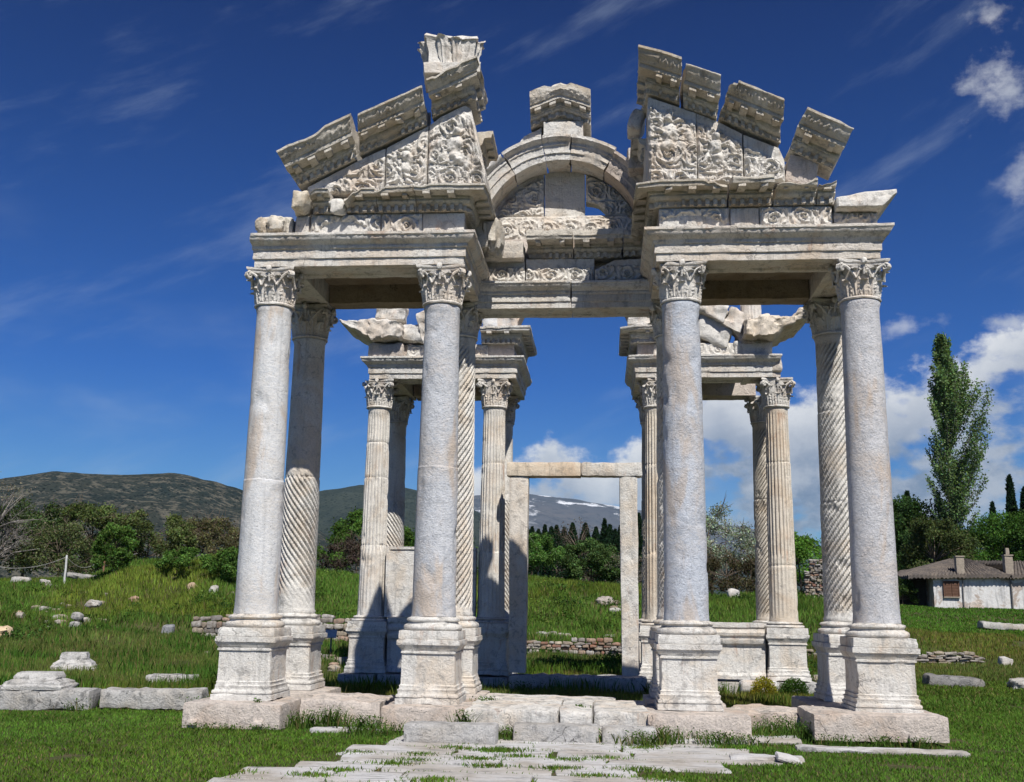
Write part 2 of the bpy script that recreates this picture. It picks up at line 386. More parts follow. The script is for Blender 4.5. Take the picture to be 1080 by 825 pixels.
# ------------------------------------------------------------------ helpers: materials
def newmat(name):
    m = bpy.data.materials.new(name); m.use_nodes = True; t = m.node_tree; t.nodes.clear()
    class G: pass
    g = G(); g.t = t; g.N = t.nodes; g.L = t.links
    def n(ty, **k):
        q = g.N.new(ty)
        for a, b in k.items(): setattr(q, a, b)
        return q
    g.n = n
    def setin(q, i, s):
        if s is None: return
        if isinstance(s, (int, float)): q.inputs[i].default_value = s
        elif isinstance(s, (tuple, list)): q.inputs[i].default_value = (*s, 1) if (len(s) == 3 and len(q.inputs[i].default_value) == 4) else s
        else: g.L.new(s, q.inputs[i])
    g.setin = setin
    def math_(op, a, b=None, clamp=False):
        q = n('ShaderNodeMath', operation=op, use_clamp=clamp); setin(q, 0, a); setin(q, 1, b); return q.outputs[0]
    g.math = math_
    def noise(vec, scale, detail=6, rough=.55, dist=0.0):
        q = n('ShaderNodeTexNoise'); q.inputs['Scale'].default_value = scale; q.inputs['Detail'].default_value = min(detail, 5.5)
        q.inputs['Roughness'].default_value = rough; q.inputs['Distortion'].default_value = dist; g.L.new(vec, q.inputs[0]); return q.outputs[0]
    g.noise = noise
    def mapping(vec, sc=(1, 1, 1), rot=(0, 0, 0)):
        q = n('ShaderNodeMapping'); q.inputs['Scale'].default_value = sc; q.inputs['Rotation'].default_value = rot; g.L.new(vec, q.inputs[0]); return q.outputs[0]
    g.map = mapping
    def rng_(x, a, b, c=0.0, d=1.0):
        q = n('ShaderNodeMapRange', interpolation_type='SMOOTHSTEP'); g.L.new(x, q.inputs[0])
        for i, s in zip((1, 2, 3, 4), (a, b, c, d)): q.inputs[i].default_value = s
        return q.outputs[0]
    g.rng = rng_
    def mix(fac, a, b, mode='MIX'):
        q = n('ShaderNodeMix', data_type='RGBA', blend_type=mode); setin(q, 0, fac); setin(q, 6, a); setin(q, 7, b); return q.outputs[2]
    g.mix = mix
    def bump(h, strength=.3, dist=.02, nrm=None):
        q = n('ShaderNodeBump'); q.inputs['Strength'].default_value = strength; q.inputs['Distance'].default_value = dist; g.L.new(h, q.inputs['Height'])
        if nrm is not None: g.L.new(nrm, q.inputs['Normal'])
        return q.outputs[0]
    g.bump = bump
    def out(col, rough=.7, nrm=None, spec=.3):
        b = n('ShaderNodeBsdfPrincipled'); setin(b, 'Base Color', col); setin(b, 'Roughness', rough); b.inputs['Specular IOR Level'].default_value = spec
        if nrm is not None: g.L.new(nrm, b.inputs['Normal'])
        o = n('ShaderNodeOutputMaterial'); g.L.new(b.outputs[0], o.inputs[0]); return b
    g.out = out
    def objco():
        tc = n('ShaderNodeTexCoord'); oi = n('ShaderNodeObjectInfo')
        q = n('ShaderNodeVectorMath', operation='ADD'); g.L.new(tc.outputs['Object'], q.inputs[0])
        s = n('ShaderNodeVectorMath', operation='SCALE'); s.inputs[0].default_value = (37.0, 91.0, 53.0); g.L.new(oi.outputs['Random'], s.inputs['Scale']); g.L.new(s.outputs[0], q.inputs[1])
        g.ocol = oi.outputs['Color']; return q.outputs[0]
    g.objco = objco
    g.m = m
    return g
def marble(name, base, warm, dark, warm_amt=.5, dark_amt=.5, top_grey=.6, bump_s=.35, streak=.4, vein=None, rust=.0, fine=.5, crack=.6):
    g = newmat(name); P = g.objco()
    n1 = g.noise(P, 1.3, 7, .62, .5); n2 = g.noise(P, 5.5, 10, .72, .4); n3 = g.noise(P, 34, 8, .75); n4 = g.noise(P, 2.6, 8, .68, .8)
    st = g.noise(g.map(P, (9, 9, .5)), 1.0, 8, .68, .3)
    c = g.mix(g.math('MULTIPLY', g.rng(n1, .43, .64), warm_amt), base, warm)
    c = g.mix(g.math('MULTIPLY', g.rng(n4, .52, .66), dark_amt*.75), c, tuple(.5*(q+p) for q, p in zip(dark, base)))
    c = g.mix(g.math('MULTIPLY', g.rng(n2, .53, .68), dark_amt), c, dark)
    c = g.mix(g.math('MULTIPLY', g.rng(st, .52, .70), streak), c, tuple(q*.50 for q in base))
    if vein is not None:
        wv = g.noise(g.map(P, (1.2, 1.2, 3.0), (.5, .35, 0)), 4.5, 10, .78, 1.8)
        c = g.mix(g.math('MULTIPLY', g.rng(wv, .50, .60), .65), c, vein)
        wv2 = g.noise(g.map(P, (1, 1, 2.8), (.3, .6, 0)), 15.0, 8, .8, 1.0)
        c = g.mix(g.math('MULTIPLY', g.rng(wv2, .57, .64), .65), c, tuple(q*.45 for q in vein))
        tn = g.noise(g.map(P, (1.6, 1.6, .45)), 1.3, 6, .6, .5)
        c = g.mix(g.math('MULTIPLY', g.rng(tn, .51, .63), .62), c, (.62, .48, .35))
    if rust:
        ru = g.noise(g.map(P, (3.2, 3.2, .9)), 1.1, 8, .66, .6)
        c = g.mix(g.math('MULTIPLY', g.rng(ru, .59, .72), rust), c, (.44, .21, .10))
    # grey lichen crust that grows on upward faces
    ge = g.n('ShaderNodeNewGeometry'); sp = g.n('ShaderNodeSeparateXYZ'); g.L.new(ge.outputs['Normal'], sp.inputs[0])
    li = g.math('MULTIPLY', g.math('MULTIPLY', g.rng(sp.outputs[2], .35, .9), g.rng(n2, .47, .62)), top_grey)
    c = g.mix(li, c, (.26, .25, .23))
    c = g.mix(g.math('MULTIPLY', g.rng(n3, .44, .68), fine*.75), c, tuple(q*.48 for q in base))
    # hairline cracks and drilled pits
    wob = g.n('ShaderNodeVectorMath', operation='ADD'); nn = g.n('ShaderNodeTexNoise'); nn.inputs['Scale'].default_value = 3; nn.inputs['Detail'].default_value = 6; g.L.new(P, nn.inputs[0])
    sc_ = g.n('ShaderNodeVectorMath', operation='SCALE'); g.L.new(nn.outputs[1], sc_.inputs[0]); sc_.inputs['Scale'].default_value = .55; g.L.new(P, wob.inputs[0]); g.L.new(sc_.outputs[0], wob.inputs[1])
    vc = g.n('ShaderNodeTexVoronoi', feature='DISTANCE_TO_EDGE'); vc.inputs['Scale'].default_value = 1.5; g.L.new(g.map(wob.outputs[0], (1, 1, 1.5)), vc.inputs[0])
    cm = g.math('MULTIPLY', g.rng(vc.outputs[0], .004, .014, 1, 0), g.math('MULTIPLY', g.rng(g.noise(P, 1.7, 4), .50, .60), crack))
    c = g.mix(cm, c, tuple(q*.35 for q in dark))
    vo = g.n('ShaderNodeTexVoronoi'); vo.inputs['Scale'].default_value = 22; g.L.new(wob.outputs[0], vo.inputs[0])
    pm = g.rng(g.noise(P, 2.6, 5), .48, .62)
    pit = g.math('MULTIPLY', g.rng(vo.outputs[0], .06, .22, 1, 0), pm)
    c = g.mix(g.math('MULTIPLY', pit, .7), c, tuple(q*.6 for q in dark))
    c = g.mix(1.0, c, g.ocol, 'MULTIPLY')
    hgt = g.math('SUBTRACT', g.math('ADD', g.math('MULTIPLY', n2, .8), g.math('MULTIPLY', n3, .45)), g.math('ADD', g.math('MULTIPLY', pit, .5), g.math('MULTIPLY', cm, .5)))
    g.out(c, .75, g.bump(hgt, bump_s, .06), .22)
    return g.m
M_WHITE = marble('white_marble', (.82, .79, .73), (.72, .56, .39), (.27, .255, .24), .52, .62, .5, .75, .62, rust=.50, fine=.50, crack=.40)
M_CARVE = marble('carved_marble', (.83, .79, .72), (.70, .53, .37), (.27, .25, .225), .52, .60, .45, .65, .55, rust=.38, fine=.40, crack=.3)
M_CORN = marble('weathered_shaded_cornice_marble', (.76, .70, .60), (.48, .36, .23), (.21, .20, .175), .62, .68, .30, .75, .60, fine=.5, crack=.35)  # weathered, and browned a little more for the shade under the cornices
M_GREY = marble('grey_blue_marble', (.68, .69, .71), (.66, .54, .42), (.36, .375, .40), .42, .50, .4, .75, .35, vein=(.47, .50, .545), fine=.45, crack=.22)
M_PALE = marble('pale_grey_marble', (.75, .745, .73), (.66, .58, .49), (.44, .45, .46), .42, .42, .4, .5, .45, vein=(.60, .62, .645), fine=.35, crack=.2)
M_FLUTE = marble('fluted_white_marble', (.82, .78, .71), (.66, .50, .34), (.36, .335, .30), .45, .48, .4, .55, .50, rust=.62, fine=.40, crack=.25)
M_PINK = marble('pinkish_foundation_marble', (.74, .65, .57), (.60, .44, .32), (.30, .275, .25), .60, .60, .5, .85, .45, fine=.55)
M_BROWN = marble('dark_brown_marble', (.40, .32, .23), (.30, .21, .13), (.16, .14, .12), .70, .6, .4, .6, .35)  # dark brown for the front ceilings and inner architraves
M_GRND = marble('grey_ground_marble', (.60, .585, .56), (.52, .45, .36), (.16, .16, .155), .5, .85, .45, 1.0, .45, fine=.6)
# ------------------------------------------------------------------ the gateway
GATE = empty('monumental_gateway', (0, 4.9, -.15), 'ruined white and grey marble gateway of four column rows with broken carved gables', 'ruined gateway')
GO = Vector((0, 4.9, -.15))
def gpart(name, mb, mat, parent=None, label=None, tint=None, smooth=32, pos=None):
    """a part of the gateway, built in world coordinates and stored relative to its own base point"""
    if isinstance(mb, MB):
        v = np.concatenate(mb.v); c = (v.min(0)+v.max(0))/2; c[2] = v[:, 2].min()
        mb.v = [v-c]; pos = c
    o = put(name, mb, mat, None, tint, smooth=smooth)
    o.parent = parent or GATE
    base = GO if (parent is None or parent is GATE) else Vector(parent['_base'])
    o.location = Vector(pos)-base
    o['_base'] = tuple(float(q) for q in pos)
    if label: o['label'] = label
    return o

def shaft_mesh(name, r0, r1, h, kind, seed=0, joints=(), hand=1, smooth_above=None):
    n = {'plain': 72, 'spiral': 260, 'fluted': 198}[kind]
    rows = [(0, 0), ]
    zs = np.unique(np.round(np.concatenate([np.arange(0, h+.001, .036 if kind == 'spiral' else .07), [h]]+[np.array([j-.03, j-.008, j, j+.008, j+.03]) for j in joints]), 4))
    zs = zs[(zs >= 0) & (zs <= h)]
    def rad(z):
        t = z/h; return r0+(r1-r0)*t**1.25
    prof = [(rad(z), z) for z in zs]
    def fn(rr, tt, zz):
        P = p3(np.cos(tt)*.33, np.sin(tt)*.33, zz)
        wear = np.clip(1.15+1.5*fbm(P*1.5+seed*11, 3, seed), .08, 1).reshape(rr.shape)
        if smooth_above is not None: wear = wear*(1-.85*sstep(zz, smooth_above-.05, smooth_above+.05))
        ends = sstep(zz, .10, .2)*(1-sstep(zz, h-.2, h-.12))
        if kind == 'spiral':
            x = ((tt*20/(2*math.pi)+hand*zz/(.335*2*math.pi/20)/1.22) % 1.0)*2-1
            rr = rr-.050*np.sqrt(np.clip(1-(x/.44)**2, 0, 1))*wear*ends
        elif kind == 'fluted':
            x = ((tt*22/(2*math.pi)) % 1.0)*2-1
            fill = 1-.65*(1-sstep(zz, h*.30, h*.31))
            rr = rr-.042*np.sqrt(np.clip(1-(x/.70)**2, 0, 1))*wear*ends*fill
        # end rolls, joints, dents
        rr = rr+.022*np.exp(-((zz-.03)/.03)**2)+.020*np.exp(-((zz-h+.035)/.03)**2)
        for k, j in enumerate(joints):
            lim = .014+.012*fbm(P*6+k, 2, seed+k).reshape(rr.shape)
            rr = rr-np.clip(lim, .002, .04)*np.exp(-((zz-j-(.012 if kind != 'plain' else .07)*fbm(P*4+k*3, 3, 77+k).reshape(rr.shape))/.014)**2)*(1 if kind != 'plain' else .5)
            rr = rr-(zz > j)*(.004 if kind != 'plain' else .008)
        chips = np.clip(fbm(P*3.2+seed*5, 3, seed+31)-.36, 0, 1).reshape(rr.shape)
        return rr+.006*fbm(P*2.2+seed, 3, seed+5).reshape(rr.shape)-.10*chips
    return mesh_of(name, lathe(prof, n, None, fn), 50, False)
def base_mesh(name, seed, h=.21):
    k = h/.21
    prof = [(.36, 0), (.435, .0), (.455, .02*k), (.46, .045*k), (.45, .075*k), (.42, .092*k), (.40, .098*k), (.385, .115*k), (.385, .13*k), (.405, .138*k), (.418, .155*k), (.412, .178*k), (.385, .192*k), (.355, .196*k), (.345, h+.004)]
    return mesh_of(name, lathe(prof, 56, .02).weather(.008, 7, .010, 2.2, seed, .5), 40)
def pedestal_mesh(name, seed, h=1.08, wdt=1.0):
    q = [(.478, 0), (.478, .085), (.452, .088), (.452, .098), (.466, .104), (.470, .125), (.462, .146), (.444, .150), (.440, .175), (.446, .195), (.452, .215), (.428, .225), (.424, .25), (.432, .27), (.410, .285),
         (.408, .45), (.406, .66), (.408, .735), (.432, .740), (.432, .765), (.418, .768), (.420, .785), (.438, .805), (.450, .835), (.458, .84), (.462, .855), (.480, .868), (.480, .94), (.448, .945), (.456, .955), (.458, 1.0), (.452, 1.08), (.30, 1.08)]
    q = [(a*wdt, b*h/1.08) for a, b in q]
    return mesh_of(name, square_loft(q, .03, 16).weather(.003, 9, .008, 2.0, seed, 0).erode(.6, seed, 3, 3.6, .12), 35)

def leaf(r_bell, z0, h, w, phi, curl=.07, lobes=4.5, flat=False):
    nu, nt = 9, 16
    u = np.linspace(-1, 1, nu); t = np.linspace(0, 1, nt); U, T = np.meshgrid(u, t)
    s = np.clip(T/.72, 0, 1); a = np.clip((T-.72)/.28, 0, 1)*2.3
    z = z0+h*.92*s+curl*np.sin(a)*.9
    rb = r_bell(np.minimum(z, z0+h))
    rad = rb+.012+.03*s+curl*(1-np.cos(a))
    wd = w*(.62+.38*np.sin(np.pi*np.clip(T*1.05, 0, 1)))*(1-.9*np.clip((T-.8)/.2, 0, 1)**2)
    wd = wd*(1-.26*np.abs(np.sin(lobes*np.pi*T))*np.abs(U)**1.5)
    rad = rad+.016*np.cos(U*3*np.pi)*(1-T*.5)-.022*U**2+.012*np.sin(lobes*2*np.pi*T)*np.abs(U)
    x = U*wd
    v = np.stack([x*math.cos(phi)-rad*math.sin(phi)*-1*0-(-math.sin(phi))*0, x, z], 2)
    X = rad*math.cos(phi)-x*math.sin(phi); Y = rad*math.sin(phi)+x*math.cos(phi)
    fr = np.stack([X, Y, z], 2).reshape(-1, 3)
    rad2 = rad-.028; X2 = rad2*math.cos(phi)-x*math.sin(phi); Y2 = rad2*math.sin(phi)+x*math.cos(phi)
    bk = np.stack([X2, Y2, z-.012*np.clip((T-.72)/.28, 0, 1)], 2).reshape(-1, 3)
    m = MB().add(fr, gfaces(nu, nt)).add(bk, gfaces(nu, nt, False, True))
    N_ = nu*nt; loop = list(range(nu))+[j*nu+nu-1 for j in range(1, nt)]+[(nt-1)*nu+i for i in range(nu-2, -1, -1)]+[j*nu for j in range(nt-1, 0, -1)]
    m.f += [(loop[(i+1) % len(loop)], loop[i], N_+loop[i], N_+loop[(i+1) % len(loop)]) for i in range(len(loop))]
    return m
def capital_mesh(name, H=.62, rb=.292, seed=0, broken=0.0):
    m = MB()
    bell = lambda z: rb+.012+.075*np.clip(z/H, 0, 1)**2.2
    m.join(lathe([(rb-.02, -.005), (rb+.035, 0), (rb+.042, .02), (rb+.03, .04), (bell(.05), .05)]+[(float(bell(z)), z) for z in np.linspace(.06, H*.86, 10)], 48))
    for i in range(8): m.join(leaf(bell, .045, H*.34, .105, i*math.pi/4, .055))
    for i in range(8): m.join(leaf(bell, .06, H*.62, .105, (i+.5)*math.pi/4, .06))
    # corner volutes and inner helices rising from sheaths
    for i in range(4):
        ph = (i+.5)*math.pi/2; c, s = math.cos(ph), math.sin(ph)
        for sd in (-1, 1):
            pts = []
            for t in np.linspace(0, 1, 9):
                rad = rb+.06+.16*t**1.6; z = H*.5+H*.34*math.sin(t*math.pi/2); off = sd*(.15*(1-t)+.025)
                pts.append((rad*c-off*s, rad*s+off*c, z))
            m.join(tube(pts, [.024]*6+[.022, .02, .018], 6))
        pts = []
        for t in np.linspace(0, 2.6*math.pi, 20):
            q = .062*(1-t/(2.9*math.pi)); rad = rb+.205+q*math.sin(t); z = H*.80+q*math.cos(t)-.012; pts.append((rad*c, rad*s, z))
        for off in (-.03, .0, .03): m.join(tube([(x-off*s, y+off*c, z) for x, y, z in pts], .020, 6))
        ph = i*math.pi/2; c, s = math.cos(ph), math.sin(ph)
        for sd in (-1, 1):
            pts = []
            for t in np.linspace(0, 1, 7): pts.append((bell(H*.8)+.025+.02*t, sd*(.13-.09*t), H*.50+H*.27*t))
            for t in np.linspace(0, 2.2*math.pi, 12):
                q = .036*(1-t/(2.6*math.pi)); pts.append((bell(H*.8)+.05, sd*(.045+q*math.sin(t)), H*.79+q*math.cos(t)-.03))
            m.join(tube([(x*c-y*s, x*s+y*c, z) for x, y, z in pts], .015, 6))
        m.join(boulder(((bell(H)+.05)*c, (bell(H)+.05)*s, H*.925), (.09, .09, .11), seed+i, .3, 8))
        pts = [(bell(H*.8)+.03, 0, H*.6), (bell(H*.85)+.045, 0, H*.75), (bell(H*.9)+.05, 0, H*.9)]
        m.join(tube([(x*c-y*s, x*s+y*c, z) for x, y, z in pts], .018, 6))
    # abacus with hollow sides
    ring = []
    for i in range(4):
        a0 = i*math.pi/2-math.pi/4
        for t in np.linspace(0, 1, 13)[:-1]:
            cx = .415*(2*t-1); dpt = .415-.08*math.sin(math.pi*t)
            if t < .04: cx += .03
            x, y = dpt, cx; ph = i*math.pi/2; ring.append((x*math.cos(ph)-y*math.sin(ph), x*math.sin(ph)+y*math.cos(ph)))
    ring = np.array(ring); V = []; lv = [(.90, H*.855), (.93, H*.89), (.93, H*.915), (.98, H*.93), (1.0, H*.96), (1.0, H), (.6, H)]
    for k, z in lv: V.append(np.concatenate([ring*k, np.full((len(ring), 1), z)], 1))
    n_ = len(ring); m.add(np.concatenate(V), gfaces(n_, len(lv), True)+[tuple(range(n_))[::-1], tuple((len(lv)-1)*n_+i for i in range(n_))])
    m.weather(.008, 9, .006, 3, seed)
    if broken:
        v = m.v[0]; k = fbm(v*2.6+seed*3, 2, seed+3); q = np.clip(k-.12, 0, 1)*broken
        r_ = np.linalg.norm(v[:, :2], axis=1); tgt = np.minimum(r_, .33); sc = 1-np.clip(q*4, 0, 1)*(1-tgt/np.maximum(r_, 1e-6)); v[:, :2] *= sc[:, None]
    return mesh_of(name, m, 40, False)

CX = [-4.80, -1.95, 1.96, 4.80]; CY = [0.0, 2.18, 8.47, 10.65]
PED = [pedestal_mesh('pedestal', s) for s in range(4)]
PED3 = [pedestal_mesh('pedestal', 11+s, 1.16) for s in range(2)]
BASE = [base_mesh('column_base', s) for s in range(4)]; BASE3 = [base_mesh('column_base', 8, .13)]
CAPS = [capital_mesh('capital', .62, .292, s, b) for s, b in ((0, .35), (1, .2), (2, .4), (3, .25))]
CAP3 = [capital_mesh('capital', .68, .272, 5, 1.0), capital_mesh('capital', .68, .272, 6, .5)]
S1 = [shaft_mesh('column', .340, .294, 5.01, 'plain', s, j) for s, j in ((1, (2.1,)), (2, (2.32,)), (3, ()), (4, ()))]
S2 = [shaft_mesh('column', .335, .288, 5.01, 'spiral', 11, (2.42,), 1, 2.42), shaft_mesh('column', .335, .288, 5.01, 'spiral', 12, (), -1),
      shaft_mesh('column', .335, .288, 5.01, 'spiral', 13, (), -1), shaft_mesh('column', .335, .288, 5.01, 'spiral', 14, (3.62, 2.02), -1)]
S3 = [shaft_mesh('column', .322, .272, 4.97, 'fluted', 21, (4.12, 3.26, 1.64)), shaft_mesh('column', .322, .272, 4.97, 'fluted', 22, (3.61, 1.51)),
      shaft_mesh('column', .322, .272, 4.97, 'fluted', 23, (3.6, 1.5)), shaft_mesh('column', .322, .272, 4.97, 'fluted', 24, (3.66, 1.26))]
S4 = [shaft_mesh('column', .322, .272, 4.97, 'spiral', 31, (2.9,), 1, 2.9), shaft_mesh('column', .322, .272, 4.97, 'spiral', 32, (3.0,), -1)]
WH = ['left corner of the front row', 'left of the passage in the front row', 'right of the passage in the front row', 'right corner of the front row']
T1 = [(1.03, 1.03, 1.03), (1.0, 1.0, 1.0), (.95, .98, 1.03), (1.03, 1.0, .98)]
for r in range(4):
    for c in range(4):
        X, Y = CX[c], CY[r]
        if r < 2: zp, zb, zs, zc = .19, 1.27, 1.48, 6.49
        else: zp, zb, zs, zc = .10, 1.26, 1.39, 6.36
        me = (S1[c], S2[c], S3[c], S4[0 if c < 2 else 1])[r]
        mt = ((M_PALE if c == 0 else M_GREY), M_WHITE, M_FLUTE, M_FLUTE)[r]
        lab = (('pale smooth ' if c == 0 else 'grey veined smooth ')+'marble column, '+WH[c] if r == 0 else
               'spirally fluted marble column of the second row' if r == 1 else 'vertically fluted marble column of the third row' if r == 2 else 'slender spirally fluted marble column of the rear row')
        s = gpart('column', me, mt, None, lab, T1[c] if r == 0 else ((.97, .92, .85) if (r > 1 and c > 1) else None), pos=(X, Y, zs))
        s.rotation_euler.z = .0
        for nm, mesh, z, mm in (('pedestal', PED[(c+r) % 4] if r < 2 else PED3[c % 2], zp, M_WHITE), ('column_base', BASE[(c+2*r) % 4] if r < 2 else BASE3[0], zb, M_WHITE), ('capital', CAPS[(c+r) % 4] if r < 2 else CAP3[(c+r) % 2], zc, M_CARVE)):
            gpart(nm, mesh, mm, s, None, None, pos=(X, Y, z))
# front wings: architrave rings over columns, ceiling slabs added to keep the inside dark
AR = [(-.68, 0), (-.54, 0), (-.52, .03), (-.18, .03), (-.16, 0), (0, 0), (0, .125), (.028, .13), (.028, .28), (.055, .285), (.058, .34), (.09, .36), (.135, .40), (.17, .46), (.195, .475), (.195, .52), (-.68, .52)]
def arch_prof(z0, k=1.0): return [(d, z0+z*k) for d, z in AR]
def arch_ring(path, z0, seed, beads=True, k=1.0, xmin=None):
    m = sweep(arch_prof(z0, k), path, .05, [(z0+.36*k, z0+.46*k, .05, lambda q, v: egg(q, v, .11, .022)), (z0+.285*k, z0+.33*k, .05, lambda q, v: tongue(q, v, .06, .012) if beads else 0*v), (z0+.13*k, z0+.155*k, .02, lambda q, v: tongue(q, v, .06, .012) if beads else 0*v)], .026)
    m.weather(.004, 8, .009, 1.6, seed, .35)
    if xmin is not None: v = m.v[0]; v[:, 0] = np.maximum(v[:, 0], xmin+.05*fbm(v*4, 3, 12))
    return m
ZA = 7.12
for side, (x0, x1) in ((-1, (-5.07, -1.56)), (1, (1.56, 5.07))):
    nm = 'left' if side < 0 else 'right'
    gpart('architrave', arch_ring([(x0, 2.40), (x0, -.36), (x1, -.36), (x1, 2.40)], ZA, 3+side, side < 0, 1.0, -5.10 if side < 0 else None), M_CARVE if side < 0 else M_WHITE, label='moulded architrave over the '+nm+' front columns', tint=(1, 1, 1) if side < 0 else (1.0, .95, .90))
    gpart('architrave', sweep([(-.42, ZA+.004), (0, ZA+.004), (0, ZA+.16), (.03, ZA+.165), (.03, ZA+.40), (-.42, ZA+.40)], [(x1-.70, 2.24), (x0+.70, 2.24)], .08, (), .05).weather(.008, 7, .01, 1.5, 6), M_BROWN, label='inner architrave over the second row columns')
    gpart('added_ceiling_slab', rblock(((x0+x1)/2, 1.08, ZA+.42), (abs(x1-x0)-1.30, 1.62, .14), .01, .01, .12, 5), M_BROWN)
    # plain core of the frieze on the three outer sides
    xa, xb = (-4.42, x1) if side < 0 else (x0, 4.38)
    fp = [(-.5, ZA+.522), (-.05, ZA+.522), (-.05, ZA+.905), (-.5, ZA+.905)]
    gpart('frieze', sweep(fp, [(xa, 1.74), (xa, -.36), (xb, -.36), (xb, 1.74)], .1, (), .06).weather(.008, 6, .02, 1.4, 9+side), M_PINK, label='plain frieze core of the '+nm+' wing')
sw = lambda u, v, s: acanthus(u, v, s, .46)
def relief(x0, x1, seed, z0=ZA+.525, z1=ZA+.90, yf=-.335, top=None, depth=.075, hf=None):
    f = hf or (lambda X, Z: sw(X, Z-z0, seed))
    return slab([(x0, z0), (x1, z0)], top or [(x0, z1), (x1, z1)], yf, .10, f, depth, .018)
def halfcut(X, Z, z0, c, w):   # a plain rounded hollow low in the middle, foliage above it
    return ((X-c)/w)**2+((Z-z0)/.26)**2 > 1
for x0, x1, sd, cut in ((-4.16, -2.98, 3, (-3.6, .45)), (-2.95, -2.28, 4, None), (1.62, 2.74, 5, (2.1, .6)), (3.22, 4.36, 6, None)):
    hf = (lambda X, Z, sd=sd, cut=cut: sw(X, Z-ZA-.525, sd)*(1 if cut is None else np.where(halfcut(X, Z, ZA+.525, *cut), 1, .12)))
    gpart('frieze_relief', relief(x0, x1, sd, hf=hf).weather(.006, 9, .01, 2, sd), M_CARVE, label='frieze block with running acanthus carving')
gpart('frieze_block', rblock((-1.92, -.29, ZA+.71), (.70, .12, .37), .02, .01, .06, 71), M_WHITE)
gpart('frieze_block', rblock((2.98, -.31, ZA+.70), (.46, .12, .36), .03, .014, .06, 72), M_WHITE)
gpart('frieze_block', rblock((-4.30, -.28, ZA+.70), (.24, .2, .37), .03, .02, .05, 73), M_WHITE)
# left end: battered corner block with a carved spout, right end: corner frieze with a spreading cornice stub
m = rblock((-4.78, .0, ZA+.70), (.64, .72, .36), .06, .03, .04, 74, chip=.9); m.join(boulder((-4.72, -.40, ZA+.69), (.34, .22, .30), 75, .5)); m.join(boulder((-4.97, -.36, ZA+.71), (.22, .2, .26), 76, .5))
gpart('corner_block', m, M_CORN, label='battered corner block at the left end of the frieze', tint=(1.1, 1.1, 1.1))
m = relief(4.39, 5.06, 8, top=[(4.39, ZA+.78), (5.06, ZA+.78)], hf=lambda X, Z: sw(X, Z-ZA-.53, 8)*np.where(halfcut(X, Z, ZA+.42, 4.72, .24), 1, .1)); m.join(rblock((4.72, .25, ZA+.66), (.66, 1.0, .26), .02, .012, .08, 77)); m.weather(.006, 9, .01, 2, 8)
gpart('corner_block', m, M_CARVE, label='carved corner frieze at the right end')
m = slab([(4.40, ZA+.79), (5.10, ZA+.77), (5.13, ZA+.80), (5.34, ZA+1.02)], [(4.40, ZA+.97), (4.75, ZA+1.04), (5.34, ZA+1.09)], -.52, 1.3, lambda X, Z: .5+.5*fbm(p3(X*7, Z*7, 1.), 3, 4).reshape(X.shape), .07, .025, .02)
m.join(sweep([(-.3, ZA+.785), (.02, ZA+.785), (.06, ZA+.83), (.10, ZA+.87), (-.3, ZA+.87)], [(4.41, -.40), (5.09, -.40), (5.09, .6)], .04, [(ZA+.79, ZA+.86, 0, lambda q, v: egg(q, v, .09, .025))], .02))
gpart('cornice', m.weather(.01, 7, .02, 2.2, 14), M_CARVE, label='broken cornice stub spreading out at the right end')

# horizontal cornices
def corn(path, z0, h=.34, f=.40, seed=0, chipamp=.05, orn=True, back=-.34):
    q = [(back, 0), (.03, 0), (.03, .09), (.085, .10), (.11, .15), (.115, .19), (.135, .195), (.135, .235), (f-.03, .24), (f-.02, .30), (f, .305), (f, h), (back, h)]
    m = sweep([(d, z0+z) for d, z in q], path, .045, [(z0+.10, z0+.19, .05, lambda s_, v: egg(s_, v, .10, .024))] if orn else (), .03)
    def dent(M): m.join(box((0, 0, z0+.046), (.062, .10, .09), M))
    along(path, .118, .055, dent)
    def modi(M): m.join(box((0, 0, z0+.212), (.12, f-.17, .055), M))
    along(path, .30, .135+(f-.17)/2, modi)
    m.weather(.004, 9, .009, 2.4, seed, .4)
    v = m.v[0]
    if chipamp:
        t = sstep(v[:, 2], z0+h*.55, z0+h); k = np.clip(fbm(v*np.array([2.6, 1.1, .6])+seed*5, 3, seed)+.12, 0, 1); v[:, 2] -= t*k*chipamp*3
    return m
ZC = ZA+.908
for path, kw, lab in (
        ([(-2.36, -.36), (-1.56, -.36), (-1.56, 2.2)], dict(seed=1, chipamp=.02), 'cornice turning the inner corner of the left wing'),
        ([(-3.02, -.36), (-2.37, -.36)], dict(seed=2, chipamp=.10, f=.34), 'chipped cornice block'),
        ([(-3.56, -.36), (-3.03, -.36)], dict(seed=3, chipamp=.13, f=.30, h=.33), 'cornice block with a broken top'),
        ([(-4.12, -.36), (-3.80, -.36)], dict(seed=4, chipamp=.05, f=.36, h=.30), 'short projecting cornice block'),
        ([(1.56, 1.72), (1.56, -.36), (2.70, -.36)], dict(seed=5, chipamp=.11, f=.36), 'cornice turning the inner corner of the right wing, its edge broken'),
        ([(2.73, -.36), (3.42, -.36)], dict(seed=6, chipamp=.015, f=.44, h=.36), 'well preserved projecting cornice block'),
        ([(3.44, -.36), (4.10, -.36)], dict(seed=7, chipamp=.10, f=.30), 'cornice block with a worn pale top'),
        ([(4.12, -.36), (4.40, -.36)], dict(seed=8, chipamp=.08, f=.26, h=.31), 'small worn cornice block at the end')):
    gpart('cornice', corn(path, ZC, **kw), M_CORN, label=lab)
gpart('cornice', rblock((-4.28, -.40, ZC+.14), (.27, .62, .30), .07, .05, .04, 81, .1, (.0, .08), .03, 1.0), M_CORN, label='rough broken cornice end', tint=(1.15, 1.15, 1.12))
